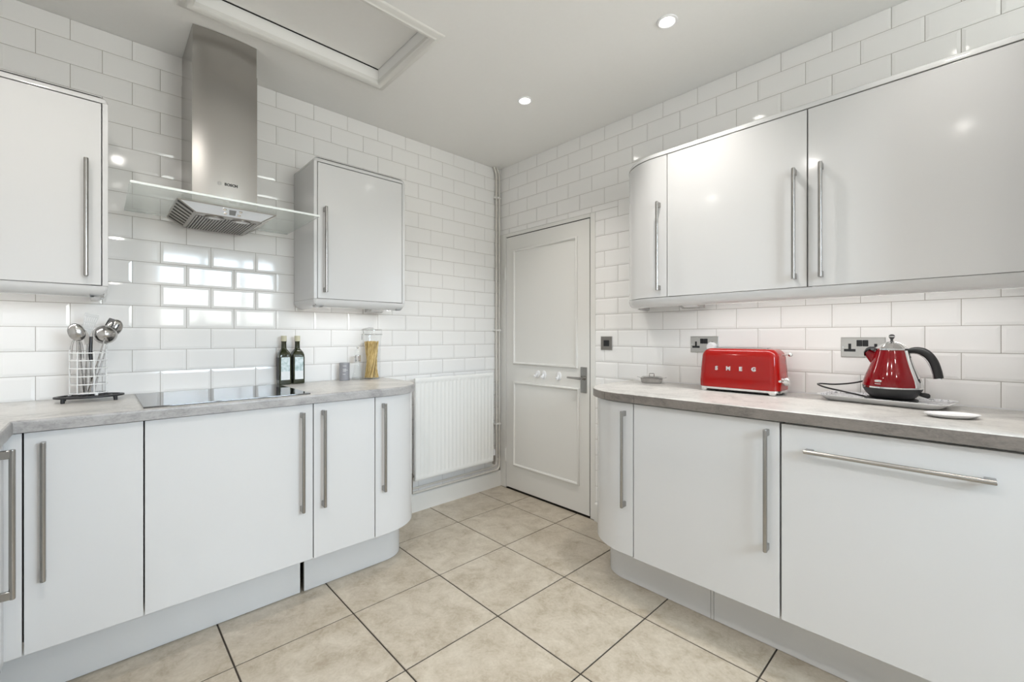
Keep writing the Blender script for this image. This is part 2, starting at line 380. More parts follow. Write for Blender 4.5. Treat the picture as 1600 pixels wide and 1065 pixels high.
# window
bm = nb()
def win_bar(y0, y1, z0, z1): box(bm, (EASTX+0.03, y0, z0), (EASTX+0.09, y1, z1), 0.004, 1)
win_bar(WIN[0], WIN[1], WIN[2], WIN[2]+0.05); win_bar(WIN[0], WIN[1], WIN[3]-0.05, WIN[3])
for yy in (WIN[0], (WIN[0]*2+WIN[1])/3, (WIN[0]+2*WIN[1])/3, WIN[1]-0.05): win_bar(yy, yy+0.05, WIN[2]+0.05, WIN[3]-0.05)
win = struct('window_1', bm, 'satin', 'white window with three leaded diamond lights')
for k in range(3):
    y0 = WIN[0]+(WIN[1]-WIN[0])*k/3+0.05; y1 = WIN[0]+(WIN[1]-WIN[0])*(k+1)/3 - (0.05 if k == 2 else 0)
    bm = nb(); box(bm, (EASTX+0.058, y0, WIN[2]+0.05), (EASTX+0.062, y1, WIN[3]-0.05))
    part('pane', bm, 'pane', win)
    bm = nb(); zz0, zz1 = WIN[2]+0.05, WIN[3]-0.05
    for sgn in (1, -1):
        q = -12
        while q < 14:
            p = []                                    # diamond lead line clipped to the light
            yA = y0 + q*0.13
            for s in range(61):
                y = yA + sgn*s*0.04; z = zz0 + s*0.062
                if y0 <= y <= y1 and zz0 <= z <= zz1: p.append((EASTX+0.056, y, z))
            if len(p) > 1: tube(bm, [p[0], p[-1]], 0.007, 4)
            q += 1
    o = part('leading', bm, 'matt_black', win)
# ---------- wall tiles
HW = 0.981*c; Z0 = 2.450; TG = 0.0021; BV = 0.011
tile_cache = {}
def tile_mesh(su, sv, cut):
    k = (round(su, 4), round(sv, 4), cut)
    if k in tile_cache: return tile_cache[k]
    u, v = su/2, sv/2; b = min(BV, su*0.45, sv*0.45)
    il, ir, ib, it = [0 if q else b for q in cut]
    el, er, eb, et = [0.0 if q else -0.0017 for q in cut]
    bm = nb()
    vb = [bm.verts.new(p) for p in ((-u, -v, -0.006), (u, -v, -0.006), (u, v, -0.006), (-u, v, -0.006))]
    vm = [bm.verts.new(p) for p in ((-u, -v, -0.0017), (u, -v, -0.0017), (u, v, -0.0017), (-u, v, -0.0017))]
    vt = [bm.verts.new(p) for p in ((-u+max(il, 1e-4), -v+max(ib, 1e-4), 0), (u-max(ir, 1e-4), -v+max(ib, 1e-4), 0), (u-max(ir, 1e-4), v-max(it, 1e-4), 0), (-u+max(il, 1e-4), v-max(it, 1e-4), 0))]
    for a, bb in ((vb, vm), (vm, vt)):
        for i in range(4): bm.faces.new([a[i], a[(i+1) % 4], bb[(i+1) % 4], bb[i]])
    bm.faces.new(vt)
    me = mesh_from(bm, 'wall_tile', 'tile', smooth=False)
    tile_cache[k] = me; return me
def tile_wall(wall, side, amax, blocks, seen):
    """side 'L' or 'R'; blocks = hidden rectangles (a0,a1,z0,z1) left bare; seen(a,z) -> single object or joined"""
    rest = nb(); cnt = 0
    if side == 'L': rot = Matrix(((0, 0, 1), (1, 0, 0), (0, 1, 0)))       # u->+y, v->z, n->+x
    else: rot = Matrix(((-1, 0, 0), (0, 0, -1), (0, 1, 0)))               # u->-x, v->z, n->-y
    for row in range(0, 25):
        z1 = Z0-(row-1)*c; z0 = z1-c; z1c = min(z1, CEIL)
        for k in range(-3, 40):
            if side == 'L':
                if (k % 2) != (1 - row % 2): continue
                a1 = (25.5105-k)*HW; a0 = a1-2*HW
                if k < -10: continue
            else:
                kk = k-2
                if (kk % 2) != (1 - row % 2): continue
                a0 = (1.1474+kk)*HW; a1 = a0+2*HW
            pieces = [(a0, a1, z0, z1c)]
            if side == 'R':
                out = []
                for (p0, p1, q0, q1) in pieces:
                    if p0 < FR[1] and q0 < FR[2]:
                        if q1 > FR[2]+0.004: out.append((p0, p1, FR[2], q1))
                        if p1 > FR[1]+0.004: out.append((FR[1], p1, q0, min(q1, FR[2])))
                    else: out.append((p0, p1, q0, q1))
                pieces = out
            for (p0, p1, q0, q1) in pieces:
                p0c, p1c, q0c = max(p0, 0.0), min(p1, amax), max(q0, 0.10)
                if p1c-p0c < 0.006 or q1-q0c < 0.006: continue
                if any(p0c >= b[0] and p1c <= b[1] and q0c >= b[2] and q1 <= b[3] for b in blocks): continue
                cutA0, cutA1, cutB, cutT = p0c > a0+1e-5, p1c < a1-1e-5, q0c > z0+1e-5, q1 < z1-1e-5
                # on both walls local +u runs towards smaller a
                cut = (cutA1, cutA0, cutB, cutT)
                me = tile_mesh(p1c-p0c-TG, q1-q0c-TG, cut)
                ca, cz = (p0c+p1c)/2, (q0c+q1)/2
                loc = Vector(L(ca, 0, cz) if side == 'L' else R(ca, 0, cz))
                tilt = Matrix.Rotation(random.gauss(0, 0.0012), 3, 'X') @ Matrix.Rotation(random.gauss(0, 0.0009), 3, 'Y')
                mt = (rot @ tilt).to_4x4(); mt.translation = loc
                if seen(p0c, p1c, q0c, q1) and cnt < 298:
                    o = bpy.data.objects.new('wall_tile', me); COL.objects.link(o); o.parent = wall; o.matrix_local = mt; cnt += 1
                else:
                    t = me.copy(); t.transform(mt); rest.from_mesh(t); bpy.data.meshes.remove(t)
    if len(rest.verts):
        me = mesh_from(rest, 'wall_tiles', 'tile', smooth=False)
        o = bpy.data.objects.new('wall_tiles', me); COL.objects.link(o); o.parent = wall; o['kind'] = 'stuff'
    else: rest.free()
    return cnt
tile_wall(wall_l, 'L', 3.14, [(1.06, 9, 0, 0.93), (1.05, 1.53, 1.42, 2.10), (2.34, 9, 1.42, 2.10)],
          lambda a0, a1, z0, z1: a0 < 2.68 and not (0.16 < a0 and a1 < 0.80 and z1 < 0.86))
tile_wall(wall_r, 'R', EASTX, [(1.27, 9, 0, 0.93), (1.30, 2.76, 1.42, 2.10)],
          lambda a0, a1, z0, z1: a0 < 2.95)
# ---------- skirting, door frame, door
bm = nb()
poly_slab(bm, [(1.05, 0.018, 0, 1), (0.0, 0.018, 0, 1)], [(0.0, 0.0), (1.05, 0.0)], [(0, 0.0), (0, 0.108), (0.004, 0.118), (0.010, 0.122)], mp=L)
struct('baseboard_left', bm, 'satin', 'cream painted skirting board under the radiator pipes')
bm = nb(); poly_slab(bm, [(0.939, 0.016, 0, 1), (1.24, 0.016, 0, 1)], [(1.24, 0.0), (0.939, 0.0)], [(0, 0.0), (0, 0.10), (0.006, 0.115)], mp=R)
struct('baseboard_right', bm, 'satin', 'short skirting board between the door and the curved base unit')
bm = nb()
def fr_box(a0, a1, z0, z1, d0=-0.09, d1=0.001): box(bm, (a0, d0, z0), (a1, d1, z1), 0.003, 2, mp=R)
fr_box(FR[0], DOOR[0]-0.004, 0, FR[2]); fr_box(DOOR[1]+0.006, FR[1], 0, FR[2]); fr_box(DOOR[0]-0.004, DOOR[1]+0.006, DOOR[3]+0.006, FR[2])
struct('trim_1', bm, 'satin', 'flat white painted frame around the kitchen door')
bm = nb(); box(bm, (DOOR[0], -0.045, DOOR[2]), (DOOR[1], 0.0, DOOR[3]), 0.002, 1, mp=R)
door = struct('door_1', bm, 'satin', 'off-white two-panel internal door with a lever handle', loc=R((DOOR[0]+DOOR[1])/2, 0.0, DOOR[2]))
for (a0, a1, z0, z1) in ((DOOR[1]+0.0003, DOOR[1]+0.0057, DOOR[2], DOOR[3]+0.0057), (DOOR[0], DOOR[1], DOOR[3]+0.0003, DOOR[3]+0.0057)):
    bm = nb(); box(bm, (a0, -0.030, z0), (a1, -0.0035, z1), mp=R); part('gap_shade_strip', bm, 'matt_black', door, 'dark strip standing in for the shade in the gap round the door')  # black filler gives the door gap its shadow line
for (a0, a1, z0, z1) in ((0.186, 0.775, 1.000, 1.852), (0.186, 0.792, 0.212, 0.830)):
    bm = nb(); rs = []
    for o_, dd in ((0.0, -0.002), (0.0, 0.004), (0.004, 0.011), (0.010, 0.014), (0.016, 0.011), (0.019, 0.004), (0.019, -0.002)):
        rs.append([(a0-o_, dd, z0-o_), (a1+o_, dd, z0-o_), (a1+o_, dd, z1+o_), (a0-o_, dd, z1+o_)])
    rings(bm, rs, cap=False, mp=R)
    part('moulding', bm, 'satin', door)
    bm = nb(); box(bm, (a0, -0.002, z0), (a1, 0.002, z1), mp=R); part('panel', bm, 'satin', door)
bm = nb(); box(bm, (0.822, 0.0, 0.820), (0.872, 0.008, 0.992), 0.002, 2, mp=R)
lathe(bm, [(0.004, 0), (0.004, 0.0095)], n=8)
plate = part('handle_plate', bm, 'handle', door, 'satin nickel handle backplate')
bm = nb()
tube(bm, [R(0.849, 0.006, 0.918), R(0.849, 0.020, 0.918), R(0.849, 0.0201, 0.918), R(0.849, 0.046, 0.918)], [0.013, 0.013, 0.009, 0.009], 14)
tube(bm, [R(0.858, 0.047, 0.918), R(0.84, 0.047, 0.918), R(0.80, 0.049, 0.9185), R(0.745, 0.052, 0.920)], [0.010, 0.0095, 0.0075, 0.006], 12)
part('lever', bm, 'handle', plate)
for zc in (1.69, 0.262):
    bm = nb(); tube(bm, [R(0.0785, 0.008, zc-0.05), R(0.0785, 0.008, zc+0.05)], 0.005, 10)
    for s in (-0.045, -0.015, 0.015, 0.045): tube(bm, [R(0.0785, 0.008, zc+s-0.0012), R(0.0785, 0.008, zc+s+0.0012)], 0.0058, 10)
    box(bm, (0.066, 0.0, zc-0.05), (0.091, 0.012, zc+0.05), 0.001, 1, mp=lambda a, d, z: R(a, d*0.35, z))
    part('hinge', bm, 'satin', door)
for (hx, ang) in ((0.424, 0.5), (0.487, 0.0), (0.630, 0.0)):
    bm = nb()
    mpz = lambda a, d, z, hx=hx: R(hx+a, d, 0.918+z)
    n = 20
    rs = [[(rr*0.021*math.cos(2*PI*i/n), dd, rr*0.030*math.sin(2*PI*i/n)) for i in range(n)] for rr, dd in ((1, 0.0), (1, 0.003), (0.85, 0.0055), (0.3, 0.007))]
    rings(bm, rs, mp=mpz)
    pts = [(0, 0.006, 0.004), (0, 0.012, -0.010), (0, 0.020, -0.019), (0, 0.028, -0.018), (0, 0.032, -0.006)]
    tube(bm, [mpz(*p) for p in pts], [0.006, 0.006, 0.006, 0.006, 0.005], 8, sx=1.3)
    if ang: bmesh.ops.rotate(bm, verts=bm.verts, cent=mpz(0, 0, 0), matrix=Matrix.Rotation(0.5, 3, 'Y'))
    part('coat_hook', bm, 'white_plastic', door)

# ================================================================== KITCHEN UNITS
WT, WB = 0.935, 0.897
DF = 0.585                                     # door face depth of base units
def handle(parent, mp, a, d, z0, z1, axis='z'):
    bm = nb()
    if axis == 'z':
        tube(bm, [mp(a, d+0.030, z0), mp(a, d+0.030, z0+0.002), mp(a, d+0.030, z1-0.002), mp(a, d+0.030, z1)], [0.0062, 0.0072, 0.0072, 0.0062], 14)
        for zc in (z0+0.013, z1-0.013): box(bm, (a-0.006, d-0.0005, zc-0.012), (a+0.006, d+0.029, zc+0.012), 0.0015, 1, mp=mp)
    else:
        tube(bm, [mp(z0, d+0.030, a), mp(z0+0.002, d+0.030, a), mp(z1-0.002, d+0.030, a), mp(z1, d+0.030, a)], [0.0062, 0.0072, 0.0072, 0.0062], 14)
        for ac in (z0+0.013, z1-0.013): box(bm, (ac-0.012, d-0.0005, a-0.006), (ac+0.012, d+0.029, a+0.006), 0.0015, 1, mp=mp)
    return part('handle', bm, 'handle', parent, 'brushed nickel bar handle')
def end_path(amax, d, ac, r, wall_end=True, n=16):
    """front edge from amax to the rounded free end: list (a,d,na,nd)"""
    p = [(amax, d, 0, 1), (ac, d, 0, 1)]
    for i in range(1, n+1):
        t = PI/2*i/n; p.append((ac-r*math.sin(t), d-r+r*math.cos(t), -math.sin(t), math.cos(t)))
    if wall_end: p.append((ac-r, 0.0, -1, 0))
    return p
GAP = 0.0016
def base_unit(name, label, cat, mp, a0, a1, ha, zt=0.893, zb=0.197, horiz=None, setback=0.562, d=DF, group=None):
    t = thing(name, label, cat, mp((a0+a1)/2, 0.30, 0.17), group)
    bm = nb(); box(bm, (a0+0.0022, 0.012, 0.19), (a1-0.0022, setback, WB-0.0005), mp=mp); part('body', bm, 'carcass', t)
    bm = nb(); box(bm, (a0+GAP, d-0.020, zb), (a1-GAP, d, zt), 0.0016, 2, mp=mp); dr = part('door', bm, 'cab', t)
    if horiz: handle(dr, mp, horiz[2], d, horiz[0], horiz[1], 'a')
    elif ha is not None: handle(dr, mp, ha, d, 0.424, 0.862)
    return t
def curved_unit(name, label, mp, a1, ac, r, ha, hz, d, zb, zt, bz0, bz1, hn=None):
    t = thing(name, label, 'cabinet', mp((ac-r+a1)/2, d*0.5, bz0))
    P = end_path(a1-GAP, d, ac, r)
    inner = [(a, dd, na, nd) for a, dd, na, nd in P]
    bm = nb(); poly_slab(bm, [(a-na*0.024, dd-nd*0.024, na, nd) for a, dd, na, nd in P[:-1]] + [(ac-r+0.024, 0.012, -1, 0)], [(a1-0.0022, 0.012)], [(0, bz0), (0, bz1)], mp=mp)
    part('body', bm, 'carcass', t)
    # bowed door: outer skin, inner skin
    bm = nb(); Q = P[:-1]
    Q = Q + [(ac-r, max(d-r-0.05, 0.004), -1, 0)]
    def loop(ins, z): return [(a-na*ins, dd-nd*ins, z) for a, dd, na, nd in Q]
    rs = []
    for ins0, z in ((0.0012, zb), (0, zb+0.0012), (0, zt-0.0012), (0.0012, zt)):
        o_ = [(a-na*ins0, dd-nd*ins0, z) for a, dd, na, nd in Q]; i_ = [(a-na*0.020, dd-nd*0.020, z) for a, dd, na, nd in Q]
        rs.append(o_ + i_[::-1])
    rings(bm, rs, mp=mp)
    dr = part('door', bm, 'cab', t, deg=30)
    handle(dr, mp, ha, d, *hz)
    return t
# cooker run (along wall_left)
base_unit('base_cabinet', 'white gloss base cabinet next to the inner corner, handle on its left edge', 'cabinet', L, 2.228, 2.517, 2.473)
base_unit('base_cabinet', 'wide white gloss base cabinet directly under the hob', 'cabinet', L, 1.645, 2.227, 1.695)
base_unit('base_cabinet', 'narrow white gloss base cabinet between the hob cabinet and the curved end', 'cabinet', L, 1.350, 1.644, 1.603)
curved_unit('curved_base_cabinet', 'white gloss base cabinet with a rounded end beside the radiator', L, 1.349, 1.28, 0.24, 1.308, (0.422, 0.862), DF, 0.197, 0.893, 0.19, WB-0.0005)
# return run in the near corner
def S(a, d, z): return (a, SOUTHY+d, z)
t = thing('corner_base_cabinet', 'white gloss corner base cabinet with its handle at the left picture edge', 'cabinet', (0.8, -2.85, 0.17))
bm = nb(); box(bm, (0.012, 0.012, 0.19), (0.565, 0.565, WB-0.0005), mp=S); box(bm, (0.5655, 0.012, 0.19), (1.25, 0.562, WB-0.0005), mp=S); part('body', bm, 'carcass', t)
bm = nb(); box(bm, (0.565, 0.566, 0.197), (0.585, 0.6205, 0.893), 0.0016, 2, mp=S); part('corner_post', bm, 'cab', t)
bm = nb(); box(bm, (0.640, 0.563, 0.197), (1.25, 0.583, 0.893), 0.0016, 2, mp=S); dr = part('door', bm, 'cab', t)
box_bm = nb(); box(box_bm, (0.5855, 0.563, 0.197), (0.6368, 0.583, 0.893), 0.0016, 2, mp=S); part('corner_post', box_bm, 'cab', t)
handle(dr, S, 0.715, 0.583, 0.436, 0.868)
# door-wall run
curved_unit('curved_base_cabinet', 'white gloss base cabinet with a rounded end beside the door', R, 1.566, 1.50, 0.25, 1.524, (0.414, 0.855), DF, 0.193, 0.889, 0.188, WB-0.0005)
base_unit('base_cabinet', 'white gloss base cabinet under the red toaster', 'cabinet', R, 1.567, 2.153, 2.114, zt=0.889, zb=0.190)
base_unit('dishwasher', 'built-in appliance with a white gloss front and a long horizontal handle', 'dishwasher', R, 2.156, 2.754, None, zt=0.886, zb=0.190, horiz=(2.231, 2.670, 0.806), setback=0.545)
# unseen tall cabinet, added to block window light from the door-wall run
t = thing('light_block_cabinet', 'added tall white gloss cabinet, out of view, blocking window light beyond the dishwasher', 'cabinet', R(3.06, 0.3, 0.0))
bm = nb(); box(bm, (2.778, 0.006, 0.15), (3.37, 0.562, 2.12), 0.001, 1, mp=R); part('body', bm, 'cab', t)
for z0_, z1_ in ((0.193, 1.02), (1.024, 2.115)):
    bm = nb(); box(bm, (2.780, 0.565, z0_), (3.368, DF, z1_), 0.0016, 2, mp=R); dr = part('door', bm, 'cab', t); handle(dr, R, 2.83, DF, (0.56 if z0_ < 1 else 1.08), (1.0 if z0_ < 1 else 1.52))  # doors of the added light-blocking cabinet
bm = nb(); box(bm, (2.778, 0.44, 0.0015), (3.37, 0.464, 0.15), mp=R); part('light_block_kickboard', bm, 'cab', t)
# plinths
def plinth(label, mp, path, back, z1=0.186):
    bm = nb(); poly_slab(bm, path, back, [(0.0006, 0.0015), (0, 0.003), (0, z1)], mp=mp)
    solo('plinth', bm, 'cab', label, 'plinth', mp(path[0][0], path[0][1], 0))
plinth('long white plinth under the hob cabinets', L, [(2.70, 0.468, 0, 1), (1.664, 0.468, 0, 1)], [(1.664, 0.452), (2.70, 0.452)])
def curved_plinth(label, amax, d, ac, r, mp):
    P = end_path(amax, d, ac, r, wall_end=False) + [(ac-r, 0.06, -1, 0)]
    bm = nb(); rs = []
    for z in (0.0015, 0.186): rs.append([(a, dd, z) for a, dd, na, nd in P] + [(a-na*0.014, dd-nd*0.014, z) for a, dd, na, nd in P][::-1])
    rings(bm, rs, mp=mp)
    solo('plinth', bm, 'cab', label, 'plinth', mp(ac, d, 0), deg=30)
curved_plinth('white plinth curving round the cabinet end by the radiator', 1.646, 0.470, 1.235, 0.14, L)
curved_plinth('white plinth curving round the cabinet end by the door', 1.862, 0.464, 1.44, 0.145, R)
plinth('straight white plinth under the integrated dishwasher', R, [(2.754, 0.464, 0, 1), (1.876, 0.464, 0, 1)], [(1.876, 0.448), (2.754, 0.448)])
bm = nb(); box(bm, (1.8635, 0.448, 0.0015), (1.8745, 0.4655, 0.186), 0.001, 1, mp=R); solo('plinth_joint_strip', bm, 'cab', 'thin upright joint strip between the two right-hand plinths', 'strip', R(1.869, 0.46, 0))
bm = nb(); box(bm, (1.25, 0.05, 0.0015), (2.75, 0.40, 0.15), mp=R); 
bm.free()
# worktops
EDGE = [(0.0, WB), (0.0, WT-0.006), (0.0018, WT-0.0018), (0.006, WT)]
bm = nb(); P = [(2.76, 0.607, 0, 1)] + end_path(2.76, 0.607, 1.50, 0.272)[1:]
poly_slab(bm, P, [(2.76, 0.0)], [(0.0, WB), (0.0, WT-0.003), (0.003, WT)], mp=R)
wr = solo('worktop', bm, 'worktop', 'grey stone-effect worktop with a rounded end carrying the toaster and kettle', 'worktop', R(2.0, 0.3, WB), deg=30)
bm = nb()
rings(bm, [[(a+na*o_, d+nd*o_, z) for a, d, na, nd in P] for o_, z in ((-0.001, WB-0.0003), (0.0012, WB-0.0003), (0.0012, WT-0.0022), (-0.001, WT-0.0022))], closed=False, cap=False, mp=R)
part('edging', bm, 'edge_brown', wr, 'darker brown-grey edging strip', deg=30)
for aa in (1.42, 1.583):                       # edging joints
    bm = nb(); d_ = 0.607 if aa > 1.5 else 0.335+math.sqrt(0.272**2-(1.5-aa)**2)
    box(bm, (aa-0.0005, d_-0.003, WB+0.001), (aa+0.0005, d_+0.0016, WT-0.004), mp=R); part('edging_joint', bm, 'black', wr)
bm = nb(); P = end_path(2.537, 0.600, 1.28, 0.258)
P = [(1.25, 0.603, 0, 1)] if False else P
# L-shaped: inner corner at (x=0.600, y=-2.537); return run continues in +x
front = [(2.537, 0.600, 0, 1)] + P[1:]
rs = []
for ins, z in ((0.0, WB), (0.0, WT-0.010), (0.003, WT-0.003), (0.010, WT)):
    r = [(1.27, -2.537-ins, z), (0.600-ins, -2.537-ins, z)]
    for a, d, na, nd in P[1:]: r.append((d-nd*ins, -(a-na*ins), z))
    r += [(0.0, SOUTHY, z), (1.27, SOUTHY, z)]
    rs.append(r)
rings(bm, rs)
wl_ = solo('worktop', bm, 'worktop', 'L-shaped grey stone-effect worktop holding the black hob', 'worktop', (0.3, -1.9, WB), deg=30)
bm = nb(); rs = []
for ins, z in ((0.001, WB-0.0003), (-0.0010, WB-0.0003), (-0.0010, WT-0.010), (0.0022, WT-0.0026), (0.0056, WT-0.0004), (0.007, WT-0.0012)):
    rs.append([(1.27, -2.537-ins, z), (0.600-ins, -2.537-ins, z)] + [(d-nd*ins, -(a-na*ins), z) for a, d, na, nd in P[1:]])
rings(bm, rs, closed=False, cap=False)
part('edging', bm, 'edge_grey', wl_, deg=30)
# silicone line / splash seal against the door wall
bm = nb(); box(bm, (1.23, 0.0005, WT), (2.76, 0.004, WT+0.005), mp=R); solo('sealant_bead', bm, 'white_plastic', 'white sealant bead along the back of the right worktop', 'sealant', R(2.0, 0.002, WT))
# wall cabinets
UD, UB, UT = 0.315, 1.390, 2.095
def rounded_wrap(a0, a1, d, r=0.012, n=4):
    """three-sided front path for a wall cabinet, with small corner radii"""
    p = [(a1, 0.0, 1, 0)]
    for i in range(n+1):
        t = PI/2*i/n; p.append((a1-r+r*math.cos(t), d-r+r*math.sin(t), math.cos(t), math.sin(t)))
    for i in range(n+1):
        t = PI/2+PI/2*i/n; p.append((a0+r+r*math.cos(t), d-r+r*math.sin(t), math.cos(t), math.sin(t)))
    p.append((a0, 0.0, -1, 0)); return p
def quarter(r, z_start, up, n=7):
    """insets/heights for a quarter-round edge growing away from z_start"""
    out = []
    for i in range(n+1):
        t = PI/2*i/n; out.append((r*(1-math.cos(t)), z_start+(1 if up else -1)*r*math.sin(t)))
    return out
def pelmet(bm, path, mp, z0=UB-0.001, r=0.040, inner=0.052):
    pr = quarter(r, z0, False)
    pr = [(0.0, z0)] + pr[1:] + [(inner, z0-r), (inner, z0)]
    rs = [[(a-na*i_, d-nd*i_, z) for a, d, na, nd in path] for i_, z in pr]
    V = rings(bm, rs + [rs[0]], closed=False, cap=False, mp=mp)
def wall_cab(name, label, a0, a1, ha):
    t = thing(name, label, 'cabinet', L((a0+a1)/2, UD/2, UB-0.04))
    bm = nb(); fw = 0.0165
    box(bm, (a0, 0.001, UB), (a0+fw, UD, UT), 0.0008, 1, mp=L); box(bm, (a1-fw, 0.001, UB), (a1, UD, UT), 0.0008, 1, mp=L)
    box(bm, (a0+fw, 0.001, UB), (a1-fw, UD-0.070, UT), mp=L); part('body', bm, 'cab', t)
    bm = nb(); box(bm, (a0+fw+0.0030, UD-0.020, UB+0.0026), (a1-fw-0.0030, UD, UT-0.0036), 0.0014, 2, mp=L); dr = part('door', bm, 'cab', t)
    handle(dr, L, ha, UD, 1.423, 1.864)
    bm = nb(); poly_slab(bm, rounded_wrap(a0-0.0006, a1+0.0006, UD+0.001), [], [(0, UT)] + quarter(0.024, UT+0.001, True), mp=L); part('cornice', bm, 'cab', t, deg=50)
    bm = nb(); pelmet(bm, rounded_wrap(a0-0.0006, a1+0.0006, UD+0.001), L); part('light_rail', bm, 'cab', t, deg=50)
    return t
wall_cab('wall_cabinet', 'white gloss wall cabinet above the utensil caddy, cut by the picture edge', 2.319, 2.92, 2.380)
wall_cab('wall_cabinet', 'white gloss wall cabinet above the pasta jar, right of the hood', 1.031, 1.549, 1.497)
RA1 = 2.762
curved_unit('curved_wall_cabinet', 'narrow white gloss wall cabinet with a rounded end near the door', R, 1.590, 1.52, 0.25, 1.552, (1.424, 1.862), UD, UB+0.002, UT-0.003, UB, UT)
for a0, a1, ha, lab in ((1.591, 2.176, 2.135, 'white gloss wall cabinet above the red toaster, handle at its right'), (2.177, RA1, 2.224, 'white gloss wall cabinet above the kettle, handle at its left')):
    t = thing('wall_cabinet', lab, 'cabinet', R((a0+a1)/2, UD/2, UB))
    bm = nb(); box(bm, (a0+0.0022, 0.001, UB), (a1-0.0022, UD-0.060, UT), mp=R); part('body', bm, 'carcass', t)
    bm = nb(); box(bm, (a0+GAP, UD-0.020, UB+0.0026), (a1-GAP, UD, UT-0.0036), 0.0014, 2, mp=R); dr = part('door', bm, 'cab', t)
    handle(dr, R, ha, UD, 1.423, 1.864)
P = end_path(RA1, UD+0.002, 1.52, 0.252)
bm = nb(); poly_slab(bm, P, [(RA1, 0.0)], [(0, UT)] + quarter(0.026, UT+0.002, True), mp=R)
solo('cornice', bm, 'cab', 'rounded white cornice running along the top of the right wall cabinets', 'cornice', R(2.0, 0.2, UT), deg=50)
bm = nb(); pelmet(bm, P, R, r=0.043)
solo('light_rail', bm, 'cab', 'rounded white light rail running under the right wall cabinets', 'light rail', R(2.0, 0.3, UB-0.04), deg=50)

# ================================================================== LIGHTS OF THE ROOM
# ceiling downlights
def downlight(x, y, label, power=1.0, cone=158):
    t = thing('downlight', label, 'light', (x, y, CEIL), 'ceiling downlights')
    bm = nb(); lathe(bm, [(0.030, 0.002), (0.031, -0.004), (0.036, -0.006), (0.041, -0.004), (0.043, 0.0), (0.043, 0.002)], x, y, CEIL, 32); part('bezel', bm, 'white_plastic', t)
    bm = nb(); lathe(bm, [(0.0, -0.0015), (0.0295, -0.0015), (0.0295, 0.001)], x, y, CEIL, 28, cap=False); part('lens', bm, 'lamp', t)
    ld = bpy.data.lights.new('downlight_beam', 'SPOT'); ld.energy = DOWN_W*power; ld.color = DOWN_COL; ld.spot_size = math.radians(cone); ld.spot_blend = 1.0; ld.shadow_soft_size = 0.03
    lo = bpy.data.objects.new('downlight_beam', ld); COL.objects.link(lo); lo.parent = t; lo.location = (0, 0, -0.012)
downlight(0.873, -0.585, 'lit round ceiling downlight nearest the room corner', 0.80, 110)
downlight(1.730, -0.587, 'lit round ceiling downlight nearer the camera, above the right worktop', 0.90, 104)
downlight(1.78, -2.24, 'lit round ceiling downlight over the middle of the floor, out of frame', 1.02)
downlight(2.585, -2.24, 'lit round ceiling downlight directly above the camera, out of frame', 0.22)
downlight(2.585, -0.587, 'lit round ceiling downlight above the kettle, out of frame', 0.30, 95)
downlight(3.45, -0.60, 'added unseen ceiling downlight in front of the leaded window', 0.3, 100)  # extra out-of-view lamp, added to raise the ambient light
downlight(3.45, -2.24, 'added unseen ceiling downlight behind the camera', 0.70)  # also added out of view, lifts the overall light level
downlight(0.90, -2.56, 'lit round ceiling downlight over the inner worktop corner', 0.46)
# under-cabinet LED strips
def led_strip(label, mp, a0, a1, d, z, rot, power=1.0):
    t = thing('led_strip', label, 'light', mp((a0+a1)/2, d, z))
    bm = nb(); box(bm, (a0, d-0.006, z-0.003), (a1, d+0.006, z), mp=mp); part('tape', bm, 'white_plastic', t)
    bm = nb(); n = int((a1-a0)/0.0167)
    for i in range(n):
        a = a0+(i+0.5)*(a1-a0)/n; box(bm, (a-0.0022, d-0.0022, z-0.0045), (a+0.0022, d+0.0022, z-0.003), mp=mp)
    o = part('leds', bm, 'led', t, smooth=False); o['kind'] = 'stuff'
    ld = bpy.data.lights.new('led_light', 'AREA'); ld.shape = 'RECTANGLE'; ld.size = a1-a0; ld.size_y = 0.012; ld.energy = LED_W*(a1-a0)*6*power; ld.color = LED_COL
    lo = bpy.data.objects.new('led_light', ld); COL.objects.link(lo); lo.parent = t; lo.location = (0, 0, -0.006); lo.rotation_euler = (0, 0, rot)
led_strip('LED strip behind the light rail under the right wall cabinets', R, 1.62, 2.74, 0.225, UB-0.001, 0, 0.95)
led_strip('LED strip under the wall cabinet above the pasta jar', L, 1.10, 1.50, 0.225, UB-0.001, PI/2)
led_strip('LED strip under the wall cabinet above the utensil caddy', L, 2.40, 2.86, 0.225, UB-0.001, PI/2)
def wedge(label, mp, a0, a1):
    bm = nb(); d0, d1, z = 0.06, 0.19, UB
    rings(bm, [[(a0, d0, z), (a1, d0, z), (a1, d0, z-0.046), (a0, d0, z-0.046)], [(a0, d1, z), (a1, d1, z), (a1, d1, z-0.012), (a0, d1, z-0.012)]], mp=mp)
    t = thing('cabinet_lamp', label, 'lamp', mp((a0+a1)/2, 0.12, z-0.046))
    part('housing', bm, 'handle', t, smooth=False)
    bm = nb(); rings(bm, [[(a0+0.02, d0+0.02, z-0.041), (a1-0.02, d0+0.02, z-0.041)], [(a0+0.02, d1-0.02, z-0.0185), (a1-0.02, d1-0.02, z-0.0185)]], closed=False, mp=mp)
    bm.verts.ensure_lookup_table()
    part('lens', bm, 'white_plastic', t)
wedge('steel wedge lamp under the curved right wall cabinet', R, 1.55, 1.67)
wedge('steel wedge lamp under the wall cabinet above the pasta jar', L, 1.05, 1.16)

